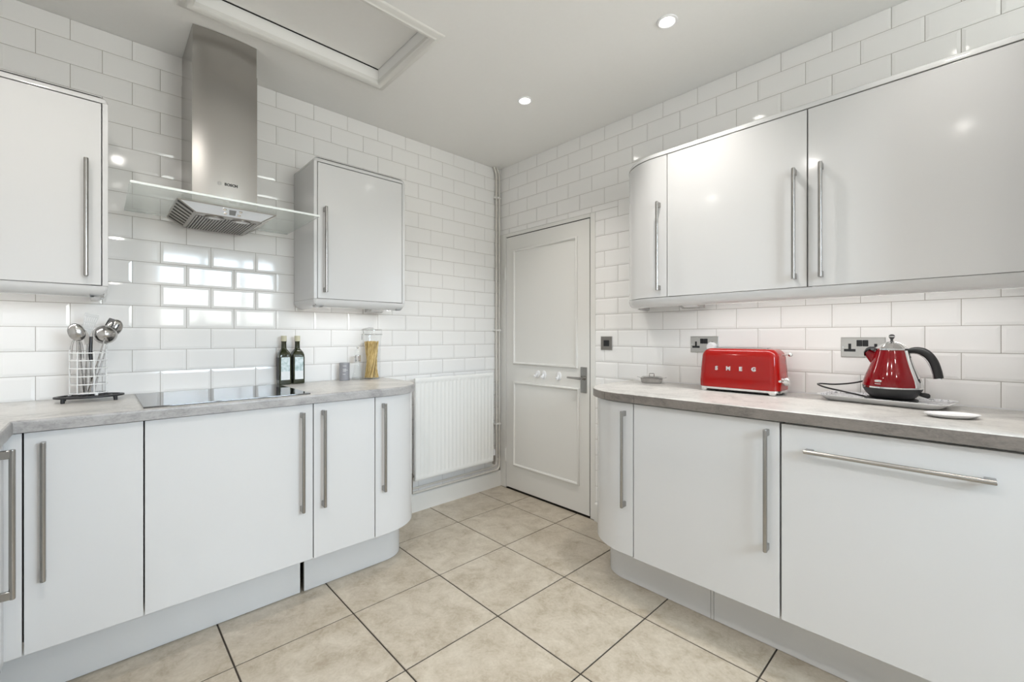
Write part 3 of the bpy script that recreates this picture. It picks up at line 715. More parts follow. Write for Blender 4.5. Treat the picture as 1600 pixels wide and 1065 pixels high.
# ================================================================== COOKER HOOD
HC = 1.932; hd = thing('cooker_hood', 'stainless chimney cooker hood with a wide frosted glass canopy', 'cooker hood', L(HC, 0.0, 1.715))
def bowed(bm, half, depth, bow, z0, z1, n=10):
    def ringz(z):
        p = [(HC+half, 0.0, z)]
        for i in range(n+1):
            s = 1-2*i/n; p.append((HC+half*s, depth-bow*s*s, z))
        p.append((HC-half, 0.0, z)); return p
    rings(bm, [ringz(z0), ringz(z1)], mp=L)
bm = nb(); bowed(bm, 0.1235, 0.338, 0.010, 1.772, 2.40); chm = part('chimney', bm, 'steel', hd, deg=30)
bm = nb(); bowed(bm, 0.1215, 0.336, 0.010, 2.401, CEIL-0.002); part('chimney_top', bm, 'steel', hd, deg=30)
GA0, GA1, GZ = 1.586, 2.263, 1.7625
bm = nb(); box(bm, (GA0, 0.006, GZ-0.002), (GA1, 0.494, GZ+0.006), 0.0008, 1, mp=L); can = part('glass_canopy', bm, 'canopy', hd, 'frosted glass canopy')
bm = nb(); box(bm, (GA0, 0.4945, GZ-0.0028), (GA1, 0.503, GZ+0.0068), 0.002, 2, mp=L); part('canopy_edge', bm, 'canopy_edge', can)
ZT, ZB = GZ-0.003, 1.716
TA0, TA1, TD0, TD1 = 1.746, 2.114, 0.02, 0.402
BA0, BA1, BD0, BD1 = 1.807, 2.050, 0.03, 0.386
bm = nb(); rings(bm, [[(TA0, TD0, ZT), (TA1, TD0, ZT), (TA1, TD1, ZT), (TA0, TD1, ZT)], [(TA0, TD0, ZT-0.003), (TA1, TD0, ZT-0.003), (TA1, TD1, ZT-0.003), (TA0, TD1, ZT-0.003)],
               [(BA0, BD0, ZB), (BA1, BD0, ZB), (BA1, BD1, ZB), (BA0, BD1, ZB)]], mp=L)
bod = part('body', bm, 'filter', hd, smooth=False)
def face_pt(q, s, t, out=0.0):
    """bilinear point on a quad of (a,d,z) corners, pushed out along its normal"""
    A, B, C_, D = [Vector(v) for v in q]
    p = A*(1-s)*(1-t)+B*s*(1-t)+C_*s*t+D*(1-s)*t
    nrm = (B-A).cross(D-A).normalized()
    return p+nrm*out
zt2 = ZT-0.003
front_q = [(TA1, TD1, zt2), (BA1, BD1, ZB), (BA0, BD1, ZB), (TA0, TD1, zt2)]
bm = nb()
def inset_panel(q, s0, s1, t0, t1, out, th=0.0015):
    rs = [[tuple(face_pt(q, s, t, o_)) for s, t in ((s0, t0), (s1, t0), (s1, t1), (s0, t1))] for o_ in (0.0, out)]
    rings(bm, rs, mp=L)
nrm_sign = 1 if ((Vector(front_q[1])-Vector(front_q[0])).cross(Vector(front_q[3])-Vector(front_q[0]))).y > 0 else -1
inset_panel(front_q, 0.05, 0.93, 0.02, 0.98, 0.002*nrm_sign)
pan = part('control_panel', bm, 'panel_alu', hd, 'pale aluminium control panel', smooth=False)
# 0..1 along t runs from large a (image left) to small a (image right)
for t_, s_ in ((0.440, 0.30), (0.440, 0.66), (0.62, 0.30), (0.62, 0.66)):
    bm = nb(); ctr = face_pt(front_q, s_, t_, 0.0016*nrm_sign); A = Vector(front_q[0]); e1 = (Vector(front_q[3])-A).normalized(); nn = (Vector(front_q[1])-A).cross(Vector(front_q[3])-A).normalized()*nrm_sign; e2 = nn.cross(e1)
    rs = [[tuple(ctr+e1*(0.0075*k*math.cos(2*PI*i/16))+e2*(0.0055*k*math.sin(2*PI*i/16))+nn*o_) for i in range(16)] for k, o_ in ((1, 0), (1, 0.002), (0.7, 0.004))]
    rings(bm, rs, mp=L); part('button', bm, 'chrome', pan)
bm = nb(); inset_panel(front_q, 0.24, 0.74, 0.49, 0.57, 0.003*nrm_sign); part('display', bm, 'grey_ink', pan, smooth=False)
# striped grease filters: left side slope and underside
def stripes(q, n, s_rng, t_rng, along_t, mat='filter', name='filter_slat', duty=0.5, out=0.003):
    k = 1 if (Vector(q[1])-Vector(q[0])).cross(Vector(q[3])-Vector(q[0])).dot(Vector((HC, 0.2, 1.735))-Vector(q[0])) < 0 else -1
    bk = nb()
    rs = [[tuple(face_pt(q, s, t, o_*k)) for s, t in ((s_rng[0], t_rng[0]), (s_rng[1], t_rng[0]), (s_rng[1], t_rng[1]), (s_rng[0], t_rng[1]))] for o_ in (-0.001, 0.0006)]
    rings(bk, rs, mp=L); fl = part('filter_recess', bk, 'filter_dark', hd, smooth=False)
    for i in range(n):
        u0 = (i+0.15)/n; u1 = u0+duty/n
        b = nb()
        if along_t: cs = [(s_rng[0]+(s_rng[1]-s_rng[0])*u, t) for u, t in ((u0, t_rng[0]), (u1, t_rng[0]), (u1, t_rng[1]), (u0, t_rng[1]))]
        else: cs = [(s, t_rng[0]+(t_rng[1]-t_rng[0])*u) for s, u in ((s_rng[0], u0), (s_rng[0], u1), (s_rng[1], u1), (s_rng[1], u0))]
        rs = [[tuple(face_pt(q, s, t, o_*k)) for s, t in cs] for o_ in (0.0, out)]
        rings(b, rs, mp=L); part(name, b, mat, fl, smooth=False)
left_q = [(TA1, TD0, zt2), (TA1, TD1, zt2), (BA1, BD1, ZB), (BA1, BD0, ZB)]
right_q = [(TA0, TD1, zt2), (TA0, TD0, zt2), (BA0, BD0, ZB), (BA0, BD1, ZB)]
bot_q = [(BA1, BD1, ZB), (BA0, BD1, ZB), (BA0, BD0, ZB), (BA1, BD0, ZB)]
stripes(left_q, 7, (0.02, 0.98), (0.06, 0.90), True)
stripes(right_q, 7, (0.02, 0.98), (0.06, 0.90), True)
stripes(bot_q, 21, (0.03, 0.97), (0.14, 0.97), True)
for sc in (0.30, 0.72):
    ctr = face_pt(bot_q, sc, 0.13)
    bm = nb(); rs = [[tuple(ctr+Vector((0.036*k*math.cos(2*PI*i/24), 0.030*k*math.sin(2*PI*i/24), o_))) for i in range(24)] for k, o_ in ((1, 0.001), (1, -0.004), (0.72, -0.0055), (0.62, -0.003))]
    rings(bm, rs, mp=L); lr = part('lamp_ring', bm, 'filter', hd)
    bm = nb(); rs = [[tuple(ctr+Vector((0.022*k*math.cos(2*PI*i/20), 0.018*k*math.sin(2*PI*i/20), o_))) for i in range(20)] for k, o_ in ((1, -0.0025), (1, -0.0045), (0.6, -0.0055))]
    rings(bm, rs, mp=L); part('lamp_glass', bm, 'white_plastic', lr)
# maker's mark on the chimney
lettering('lettering', 'BOSCH', 0.0155, 'ink', chm, L(1.914, 0.3385, 1.872), (0, 1, 0), (0, 0, 1), 0.0008, bold=0.0006)
bm = nb(); ctr = Vector(L(1.958, 0.3375, 1.872))
ring_pts = [(ctr.x, ctr.y+0.0075*math.cos(2*PI*i/24), ctr.z+0.0075*math.sin(2*PI*i/24)) for i in range(24)]
for i in range(24): tube(bm, [ring_pts[i], ring_pts[(i+1) % 24]], 0.0007, 5)
box(bm, (ctr.x-0.0007, ctr.y-0.004, ctr.z-0.0045), (ctr.x+0.0007, ctr.y-0.0026, ctr.z+0.0045)); box(bm, (ctr.x-0.0007, ctr.y+0.0026, ctr.z-0.0045), (ctr.x+0.0007, ctr.y+0.004, ctr.z+0.0045)); box(bm, (ctr.x-0.0007, ctr.y-0.003, ctr.z-0.0008), (ctr.x+0.0007, ctr.y+0.003, ctr.z+0.0008))
part('emblem', bm, 'grey_ink', chm)
# ---------- hob
bm = nb(); box(bm, (1.650, 0.070, WT), (2.229, 0.568, WT+0.006), 0.0018, 2, mp=L)
hb = solo('hob', bm, 'hob', 'flat black glass ceramic hob set on the left worktop', 'hob', L(1.94, 0.32, WT))

# ================================================================== RADIATOR AND PIPES
RY0, RY1, RZ0, RZ1, RX = -0.822, -0.136, 0.234, 0.916, 0.088
rd = thing('radiator', 'white fluted panel radiator on the wall beside the door', 'radiator', (0.06, (RY0+RY1)/2, RZ0))
bm = nb(); NC, NR = 21*8, [0, 0.010, 0.024, 0.034, 0.040, 0.048, 0.060, 0.5, 0.940, 0.952, 0.960, 0.966, 0.976, 0.990, 1.0]
V = []
for v in NR:
    row = []
    for i in range(NC+1):
        y = RY0+(RY1-RY0)*i/NC; z = RZ0+(RZ1-RZ0)*v
        s = (i/NC*21) % 1.0
        fl = 0.5-0.5*math.cos(2*PI*s); fl = min(1.0, fl*1.5)
        win_ = 1.0 if 0.058 <= v <= 0.942 else max(0.0, 1-abs((0.060 if v < 0.5 else 0.940)-v)/0.026)
        edge = 0.004 if (v < 0.004 or v > 0.996 or i == 0 or i == NC) else 0.0
        x = RX-0.0038*fl*win_-edge
        row.append(bm.verts.new((x, y, z)))
    V.append(row)
for a, b in zip(V, V[1:]):
    for i in range(NC): bm.faces.new([a[i], a[i+1], b[i+1], b[i]])
part('front_panel', bm, 'rad', rd, deg=60)
bm = nb(); box(bm, (RX-0.024, RY0, RZ0), (RX-0.0075, RY1, RZ1), 0.003, 2); part('water_jacket', bm, 'rad', rd)
for yy in (RY0+0.12, RY1-0.12):
    bm = nb(); box(bm, (0.001, yy-0.02, RZ0+0.05), (RX-0.024, yy+0.02, RZ1-0.05)); part('bracket', bm, 'satin', rd)
bm = nb(); tube(bm, [(0.062, RY0-0.008, RZ1-0.035), (0.062, RY0+0.004, RZ1-0.035)], 0.010, 12); tube(bm, [(0.062, RY0-0.014, RZ1-0.035), (0.062, RY0-0.008, RZ1-0.035)], 0.006, 6); part('bleed_valve', bm, 'switch', rd)
bm = nb(); tube(bm, [(0.062, RY1-0.002, RZ0+0.030), (0.062, RY1+0.022, RZ0+0.030)], 0.010, 10); tube(bm, [(0.062, RY1+0.022, RZ0-0.03), (0.062, RY1+0.022, RZ0+0.040)], [0.011, 0.011], 10); vl = part('valve', bm, 'switch', rd)
bm = nb(); tube(bm, [(0.062, RY1+0.022, RZ0+0.040), (0.062, RY1+0.022, RZ0+0.082)], [0.013, 0.012], 12); part('valve_cap', bm, 'white_plastic', vl)
bm = nb(); tube(bm, [(0.062, RY0-0.016, RZ0+0.03), (0.062, RY0+0.004, RZ0+0.03)], 0.009, 10); tube(bm, [(0.062, RY0-0.016, 0.15), (0.062, RY0-0.016, RZ0+0.05)], 0.009, 10); part('tail_pipe', bm, 'switch', rd)
def heating_pipe(label, y, x, zlow, r, xlow):
    pts = [(x, y-0.028, CEIL-0.001), (x, y-0.022, CEIL-0.014), (x, y-0.004, CEIL-0.044), (x, y, CEIL-0.06), (x, y, zlow+0.035)]
    for i in range(1, 7):
        t = PI/2*i/6; pts.append((x+(xlow-x)*i/6, y-0.035+0.035*math.cos(t), zlow+0.035-0.035*math.sin(t)))
    pts.append((xlow, -1.02, zlow))
    bm = nb(); tube(bm, pts, r, 12)
    t = thing('heating_pipe', label, 'pipe', (x, y, zlow)); part('pipe', bm, 'pipe', t); return t
p1 = heating_pipe('painted heating pipe down the corner, the one further from the door', -0.052, 0.024, 0.168, 0.0075, 0.024)
p2 = heating_pipe('painted heating pipe down the corner, the one closer to the door', -0.022, 0.024, 0.140, 0.0075, 0.030)
for zc in (2.298, 1.245, 0.500):
    bm = nb(); box(bm, (0.0, -0.066, zc-0.007), (0.034, -0.008, zc+0.007), 0.004, 2); part('pipe_clip', bm, 'satin', p1)

# ================================================================== SWITCHES AND SOCKETS
def plate(bm, a0, a1, z0, z1, th=0.005):
    rs = [[(a0+i_, dd, z0+i_), (a1-i_, dd, z0+i_), (a1-i_, dd, z1-i_), (a0+i_, dd, z1-i_)] for i_, dd in ((0, -0.002), (0, th*0.5), (0.0025, th))]
    rings(bm, rs, mp=R)
t = thing('wall_switch', 'small square metal switch with a black insert beside the door', 'switch', R(1.026, 0, 1.110))
bm = nb(); plate(bm, 0.982, 1.069, 1.110, 1.196); part('plate', bm, 'switch', t, smooth=False)
bm = nb(); box(bm, (1.006, 0.004, 1.134), (1.046, 0.009, 1.172), 0.0015, 1, mp=R); part('rocker', bm, 'black', t)
def socket(label, a0, a1, z0, z1):
    t = thing('socket', label, 'socket', R((a0+a1)/2, 0, z0), 'double wall sockets'); W_ = a1-a0; H = z1-z0
    bm = nb(); plate(bm, a0, a1, z0, z1); pl_ = part('plate', bm, 'socket', t, smooth=False)
    for k in (0, 1):
        ac = a0+W_*(0.21 if k == 0 else 0.79); e = 0.0005
        bm = nb(); box(bm, (ac-0.005, 0.004, z0+H*0.40), (ac+0.005, 0.0056, z0+H*0.68), mp=R); box(bm, (ac-0.020, 0.004, z0+H*0.28), (ac+0.020, 0.0056, z0+H*0.41), mp=R); part('pin_holes', bm, 'black', pl_)
        ar = a0+W_*(0.43 if k == 0 else 0.565)
        bm = nb(); box(bm, (ar-0.0095, 0.004, z0+H*0.55), (ar+0.0095, 0.0085, z0+H*0.86), 0.001, 1, mp=R); part('rocker', bm, 'black', t)
        asx = a0+W_*(0.055 if k == 0 else 0.945)
        bm = nb(); tube(bm, [R(asx, 0.004, z0+H*0.5), R(asx, 0.0058, z0+H*0.5)], 0.003, 10); part('screw', bm, 'chrome', pl_)
    return t
socket('brushed steel double socket behind the toaster with a white plug in it', 1.567, 1.716, 1.110, 1.196)
socket('brushed steel double socket partly hidden by the kettle', 2.231, 2.380, 1.107, 1.192)
bm = nb(); ac = 1.685
rs = [[(ac+0.0235*k*math.cos(2*PI*i/24), dd, 1.142+0.024*k*math.sin(2*PI*i/24)) for i in range(24)] for k, dd in ((1, 0.0062), (1, 0.020), (0.92, 0.030), (0.75, 0.034))]
rings(bm, rs, mp=R); solo('plug', bm, 'white_plastic', 'round white plug in the socket behind the toaster', 'plug', R(ac, 0.0062, 1.118))

# ================================================================== TOASTER
TX0, TX1, TY0, TY1, TZ0, TZ1 = 1.700, 2.050, -0.215, -0.045, 0.957, 1.139
t = thing('toaster', 'long glossy red retro toaster with chrome base and four letters', 'toaster', ((TX0+TX1)/2, (TY0+TY1)/2, WT))
bm = nb(); n = 8
def rrect(cx, cy, hx, hy, r, z, n=8):
    p = []
    for (sx, sy, a) in ((1, 1, 0), (-1, 1, PI/2), (-1, -1, PI), (1, -1, 3*PI/2)):
        for i in range(n+1):
            t_ = a+PI/2*i/n; p.append((cx+sx*(hx-r)+r*math.cos(t_), cy+sy*(hy-r)+r*math.sin(t_), z))
    return p
tcx, tcy, thx, thy = (TX0+TX1)/2, (TY0+TY1)/2, (TX1-TX0)/2, (TY1-TY0)/2
pr = [(0.000, TZ0), (-0.001, TZ0+0.03), (0.002, TZ0+0.08), (0.007, TZ1-0.045)]
for i in range(1, 9):
    q = PI/2*i/8; pr.append((0.007+0.038*(1-math.cos(q)), TZ1-0.045+0.045*math.sin(q)))
rs = [rrect(tcx, tcy, thx-i_, thy-i_*0.85, 0.038-min(i_, 0.03)*0.5, z) for i_, z in pr]
rings(bm, rs); tb = part('body', bm, 'red', t, deg=60)
bm = nb(); rs = [rrect(tcx, tcy, thx+o_, thy+o_, 0.038, z) for o_, z in ((-0.004, TZ0-0.011), (0.0012, TZ0-0.010), (0.0012, TZ0-0.001), (-0.003, TZ0+0.001))]
rings(bm, rs); part('base_trim', bm, 'chrome', t)
bm = nb(); rs = [rrect(tcx, tcy, thx-0.012, thy-0.012, 0.03, z) for z in (WT+0.006, TZ0-0.0105)]; rings(bm, rs); part('underside', bm, 'black', t)
for sx in (-1, 1):
    for sy in (-1, 1):
        fx, fy = tcx+sx*(thx-0.028), tcy+sy*(thy-0.016)
        bm = nb(); rings(bm, [rrect(fx, fy, 0.011, 0.010, 0.004, WT+0.0005, 3), rrect(fx, fy, 0.012, 0.011, 0.004, WT+0.004, 3), rrect(fx, fy, 0.016, 0.013, 0.004, TZ0-0.010, 3)]); part('foot', bm, 'chrome', t)
bm = nb(); rs = [rrect(tcx, tcy, thx-0.055, thy-0.045, 0.012, z) for z in (TZ1-0.004, TZ1+0.002)]; rings(bm, rs); tp = part('slot_surround', bm, 'chrome', t)
for dy in (-0.022, 0.022):
    bm = nb(); box(bm, (TX0+0.065, tcy+dy-0.014, TZ1+0.0012), (TX1-0.065, tcy+dy+0.014, TZ1+0.0028)); part('slot', bm, 'black', tp)
for ch, xx, zz in (('S', 1.788, 1.045), ('M', 1.841, 1.0455), ('E', 1.895, 1.046), ('G', 1.950, 1.047)):
    lettering('letter', ch, 0.0245, 'letter_white', tb, (xx, TY0+0.0008, zz), (1, 0, 0), (0, 0, 1), 0.0025, bold=0.0012)
bm = nb(); tube(bm, [(TX1-0.01, tcy-0.005, 1.112), (TX1+0.018, tcy-0.005, 1.114)], 0.0025, 8); lathe(bm, [(0, -0.0085), (0.005, -0.0075), (0.0085, -0.003), (0.0095, 0.0), (0.0085, 0.003), (0.005, 0.0075), (0, 0.0085)], TX1+0.024, tcy-0.005, 1.114, 16); part('lever', bm, 'chrome', t)
bm = nb(); tube(bm, [(TX1-0.005, tcy-0.03, 0.998), (TX1+0.008, tcy-0.03, 0.998), (TX1+0.010, tcy-0.03, 0.998), (TX1+0.024, tcy-0.03, 0.998), (TX1+0.028, tcy-0.03, 0.998)], [0.015, 0.015, 0.0195, 0.0195, 0.016], 24); part('dial', bm, 'chrome', t)
bm = nb(); tube(bm, [(TX1-0.008, tcy-0.062, 0.999), (TX1+0.004, tcy-0.062, 0.999)], 0.006, 12); part('button', bm, 'chrome', t)
bm = nb(); tube(bm, [(tcx-0.03, TY1+0.004, 0.963), (tcx-0.03, -0.026, 0.958), (tcx-0.04, -0.014, 0.962), (1.76, -0.012, 0.985), (1.70, -0.014, 1.06), (1.687, -0.018, 1.112)], 0.0032, 8); part('cable', bm, 'white_plastic', t)

# ================================================================== KETTLE, TRAY, DISH
TRX, TRY, TRR = 2.385, -0.124, math.radians(-8.5)
def TR(p): x, y, z = p; return (TRX+x*math.cos(TRR)-y*math.sin(TRR), TRY+x*math.sin(TRR)+y*math.cos(TRR), z)
t = thing('tray', 'white rectangular serving tray with a grey pattern under the kettle', 'tray', (TRX, TRY, WT))
def trs(o_, z): return [TR(p) for p in rrect(0, 0, 0.163+o_, 0.068+o_*0.9, 0.02+o_*0.4, z, 5)]
bm = nb(); rings(bm, [trs(0.0, WT+0.0005), trs(0.012, WT+0.006), trs(0.030, WT+0.021), trs(0.036, WT+0.0225), trs(0.0355, WT+0.0245), trs(0.028, WT+0.0235), trs(0.014, WT+0.0150), trs(0.002, WT+0.0125)]); part('body', bm, 'melamine', t)
bm = nb(); rings(bm, [trs(0.000, WT+0.0127), trs(0.000, WT+0.0133)]); part('printed_base', bm, 'patch_tray', t)
bm = nb(); V = rings(bm, [trs(0.0138, WT+0.0160), trs(0.0268, WT+0.0246)], cap=False); part('printed_rim', bm, 'patch_tray', t)
KX, KY, KZ = 2.412, -0.138, WT+0.0137
t = thing('power_stand', 'flat black power stand with cable under the crimson kettle', 'power stand', (KX, KY, KZ))
bm = nb(); lathe(bm, [(0.0, 0.0), (0.076, 0.0), (0.080, 0.004), (0.079, 0.009), (0.07, 0.012), (0.0, 0.012)], KX-0.004, KY+0.008, KZ, 40); part('disc', bm, 'matt_black', t)
bm = nb()
cp = [(KX-0.076, KY+0.004, KZ+0.008), (KX-0.150, KY-0.026, KZ+0.026), (KX-0.205, KY-0.022, KZ+0.036), (KX-0.238, KY+0.010, KZ+0.043), (KX-0.236, KY+0.040, KZ+0.045), (KX-0.19, KY+0.072, KZ+0.043), (KX-0.13, KY+0.098, KZ+0.052), (KX-0.08, KY+0.112, KZ+0.070), (KX-0.02, KY+0.120, KZ+0.10), (KX+0.02, KY+0.118, KZ+0.15)]
def catmull(P, m=6):
    P = [Vector(p) for p in P]; out = []
    for i in range(len(P)-1):
        p0, p1, p2, p3 = P[max(i-1, 0)], P[i], P[i+1], P[min(i+2, len(P)-1)]
        for k in range(m):
            s = k/m; out.append(0.5*((2*p1)+(-p0+p2)*s+(2*p0-5*p1+4*p2-p3)*s*s+(-p0+3*p1-3*p2+p3)*s**3))
    out.append(P[-1]); return out
tube(bm, catmull(cp), 0.0033, 8); part('cable', bm, 'black', t)
K0 = KZ+0.0125
t = thing('kettle', 'glossy crimson conical kettle with chrome lid and black handle', 'kettle', (KX, KY, K0))
bm = nb(); lathe(bm, [(0.0, 0.0), (0.070, 0.0), (0.080, 0.004), (0.094, 0.018), (0.103, 0.032), (0.1065, 0.040), (0.1065, 0.042)], KX, KY, K0, 48); part('foot', bm, 'matt_black', t)
bm = nb(); lathe(bm, [(0.1060, 0.0415), (0.1085, 0.0425), (0.1085, 0.0485), (0.1060, 0.0495)], KX, KY, K0, 48); part('base_ring', bm, 'chrome', t)
bm = nb(); lathe(bm, [(0.1065, 0.049), (0.1060, 0.056), (0.1025, 0.072), (0.0955, 0.092), (0.0870, 0.112), (0.0780, 0.134), (0.0700, 0.156), (0.0635, 0.176), (0.0590, 0.190), (0.0575, 0.194)], KX, KY, K0, 48, cap=True); kb = part('body', bm, 'kettle_red', t, deg=60)
bm = nb(); lathe(bm, [(0.0570, 0.1935), (0.0605, 0.1945), (0.0610, 0.2005), (0.0560, 0.2035), (0.0420, 0.2150), (0.0250, 0.2235), (0.0120, 0.2265), (0.0, 0.2270)], KX, KY, K0, 40); ld_ = part('lid', bm, 'chrome', t, deg=50)
for k in range(8):
    an = 2*PI*k/8+0.2; bm = nb(); tube(bm, [(KX+rr*math.cos(an), KY+rr*math.sin(an), K0+zz) for rr, zz in ((0.006, 0.2272), (0.025, 0.2240), (0.042, 0.2155), (0.056, 0.2040))], 0.0012, 5); part('rib', bm, 'polished', ld_)
bm = nb(); lathe(bm, [(0.0095, 0.2255), (0.006, 0.230), (0.0045, 0.236), (0.007, 0.240), (0.0105, 0.245), (0.0115, 0.2495), (0.0095, 0.2545), (0.005, 0.2575), (0.0, 0.258)], KX, KY, K0, 20); part('knob', bm, 'black', ld_)
bm = nb(); lathe(bm, [(0.0118, 0.2465), (0.0123, 0.2485), (0.0118, 0.2505)], KX, KY, K0, 20, cap=False); part('knob_band', bm, 'chrome', ld_)
# spout towards the room corner (-x), handle towards +x
bm = nb()
def sp_ring(x, z, hw, hh, tilt):
    return [(KX+x+math.sin(tilt)*hh*math.sin(2*PI*i/16), KY+hw*math.cos(2*PI*i/16), K0+z+hh*math.sin(2*PI*i/16)*math.cos(tilt)) for i in range(16)]
rings(bm, [sp_ring(-0.052, 0.148, 0.026, 0.030, 0.3), sp_ring(-0.070, 0.165, 0.021, 0.024, 0.5), sp_ring(-0.082, 0.177, 0.018, 0.018, 0.7), sp_ring(-0.089, 0.186, 0.017, 0.014, 0.9)])
part('spout', bm, 'kettle_red', t)
bm = nb(); pts = [(-0.050, 0.197), (-0.062, 0.204), (-0.078, 0.204), (-0.092, 0.196), (-0.099, 0.184), (-0.098, 0.174)]
rs = []
for (x, z), hw in zip(pts, (0.020, 0.023, 0.024, 0.023, 0.020, 0.014)):
    rs.append([(KX+x, KY-hw, K0+z-0.006), (KX+x-0.001, KY-hw*0.75, K0+z), (KX+x-0.0015, KY, K0+z+0.003), (KX+x-0.001, KY+hw*0.75, K0+z), (KX+x, KY+hw, K0+z-0.006), (KX+x+0.004, KY, K0+z-0.007)])
rings(bm, rs); part('spout_visor', bm, 'matt_black', t)
# chrome gauge strip below the handle, slightly towards the camera
HA = math.radians(-24); hx, hy = math.cos(HA), math.sin(HA)
def KH(r, s, z): return (KX+r*hx-s*hy, KY+r*hy+s*hx, K0+z)
bm = nb(); rs = []
for rr, z, hw in ((0.1085, 0.049, 0.026), (0.1050, 0.068, 0.0255), (0.0975, 0.090, 0.024), (0.0890, 0.112, 0.022), (0.0800, 0.134, 0.020), (0.0720, 0.156, 0.018), (0.0655, 0.176, 0.016), (0.0595, 0.193, 0.0145)):
    rs.append([KH(rr-0.012, -hw, z), KH(rr-0.0015, -hw*0.9, z), KH(rr+0.003, -hw*0.45, z), KH(rr+0.0042, 0, z), KH(rr+0.003, hw*0.45, z), KH(rr-0.0015, hw*0.9, z), KH(rr-0.012, hw, z)])
rings(bm, rs); part('gauge_strip', bm, 'chrome', t)
for z0_, z1_ in ((0.056, 0.084), (0.165, 0.186)):
    bm = nb(); rs = []
    for z in (z0_, (z0_+z1_)/2, z1_):
        rr = {0.056: 0.1085, 0.070: 0.106, 0.084: 0.1015, 0.165: 0.071, 0.1755: 0.067, 0.186: 0.0635}[round(z, 4)]
        rs.append([KH(rr, -0.005, z), KH(rr+0.0025, -0.004, z), KH(rr+0.0025, 0.004, z), KH(rr, 0.005, z)])
    rings(bm, rs); part('gauge_window', bm, 'black', t)
HA2 = math.radians(-6); gx, gy = math.cos(HA2), math.sin(HA2)
def KG(r, z): return (KX+r*gx, KY+r*gy, K0+z)
hp = catmull([KG(0.050, 0.186), KG(0.072, 0.194), KG(0.098, 0.192), KG(0.122, 0.178), KG(0.140, 0.152), KG(0.151, 0.118), KG(0.157, 0.088)], 5)
bm = nb(); tube(bm, hp, [0.0085+0.0075*min(1, i/12) for i in range(len(hp))], 16); hn = part('handle', bm, 'black', t)
hp2 = catmull([KG(0.052, 0.178), KG(0.072, 0.184), KG(0.093, 0.180), KG(0.112, 0.166), KG(0.127, 0.143), KG(0.137, 0.114), KG(0.143, 0.086)], 5)
bm = nb(); tube(bm, hp2, 0.0042, 10); part('handle_inlay', bm, 'chrome', hn)
bm = nb(); tube(bm, [KG(0.146, 0.089), KG(0.168, 0.0875)], [0.004, 0.004], 8); part('end_cap', bm, 'chrome', hn)
bm = nb(); bp_ = [KG(0.094, 0.022), KG(0.110, 0.020), KG(0.124, 0.017), KG(0.130, 0.0165)]; tube(bm, bp_, [0.006, 0.009, 0.010, 0.005], 12, sx=0.5); part('power_switch', bm, 'black', t)
# maker's plaque
LA = math.radians(-112)
def KL(s, z, rr): an = LA+s/rr; return (KX+rr*math.cos(an), KY+rr*math.sin(an), K0+z)
bm = nb()
def pill(o_, dr):
    p = []
    for i in range(24):
        an = 2*PI*i/24; s = 0.0125*math.cos(an); s = max(-1, min(1, math.cos(an)*1.5))*0.0105+0.003*math.cos(an); z = 0.0042*math.sin(an)
        p.append((s*o_, z*o_, dr))
    return p
rs = []
for o_, dr in ((1, -0.001), (1, 0.0012), (0.85, 0.0018)):
    rs.append([KL(s, 0.071+z, 0.1028-0.33*z+d_) for s, z, d_ in pill(o_, dr)])
rings(bm, rs); pq = part('maker_plaque', bm, 'white_ink', t)
nrm_l = Vector((math.cos(LA), math.sin(LA), 0.33)).normalized(); tx = Vector((-math.sin(LA), math.cos(LA), 0)); ty = nrm_l.cross(tx)
lettering('lettering', 'DeLonghi', 0.0056, 'grey_ink', pq, Vector(KL(0, 0.071, 0.1028))+nrm_l*0.0016, tx, ty, 0.0003)
lettering('lettering', 'MICALITE', 0.0054, 'white_ink', kb, Vector(KL(0, 0.0595, 0.1055))+nrm_l*0.0006, tx, ty, 0.0004)
t.scale = (0.83, 0.83, 0.94)
# spoon rest
t = thing('dish', 'small white oval dish lying in front of the tray', 'dish', (2.578, -0.352, WT))
bm = nb(); DA = math.radians(32)
def orr(k, z): 
    o_ = []
    for i in range(32):
        an = 2*PI*i/32; x, y = 0.072*k*math.cos(an), 0.048*k*math.sin(an); o_.append((2.578+x*math.cos(DA)-y*math.sin(DA), -0.352+x*math.sin(DA)+y*math.cos(DA), WT+z))
    return o_
rings(bm, [orr(0.70, 0.0005), orr(0.85, 0.004), orr(0.99, 0.0105), orr(1.0, 0.012), orr(0.97, 0.0125), orr(0.80, 0.008), orr(0.5, 0.0065)]); part('bowl', bm, 'ceramic', t)

# ================================================================== BUTTER DISH
BX, BY = 1.384, -0.088; BR = math.radians(22)
t = thing('butter_dish', 'small lidded stainless steel dish with two side handles', 'dish', (BX, BY, WT))
def BT(p): x, y, z = p; return (BX+x*math.cos(BR)-y*math.sin(BR), BY+x*math.sin(BR)+y*math.cos(BR), z)
def bt(hx_, hy_, r, z): return [BT(p) for p in rrect(0, 0, hx_, hy_, r, WT+z, 5)]
bm = nb(); rings(bm, [bt(0.050, 0.030, 0.012, 0.0005), bt(0.054, 0.034, 0.016, 0.004), bt(0.058, 0.038, 0.018, 0.024), bt(0.060, 0.040, 0.018, 0.025), bt(0.059, 0.039, 0.018, 0.0262)]); part('base', bm, 'polished', t)
bm = nb(); rings(bm, [bt(0.060, 0.040, 0.018, 0.0265), bt(0.060, 0.040, 0.018, 0.0285), bt(0.055, 0.035, 0.018, 0.033), bt(0.048, 0.028, 0.018, 0.037), bt(0.030, 0.014, 0.012, 0.039)]); li = part('lid', bm, 'polished', t)
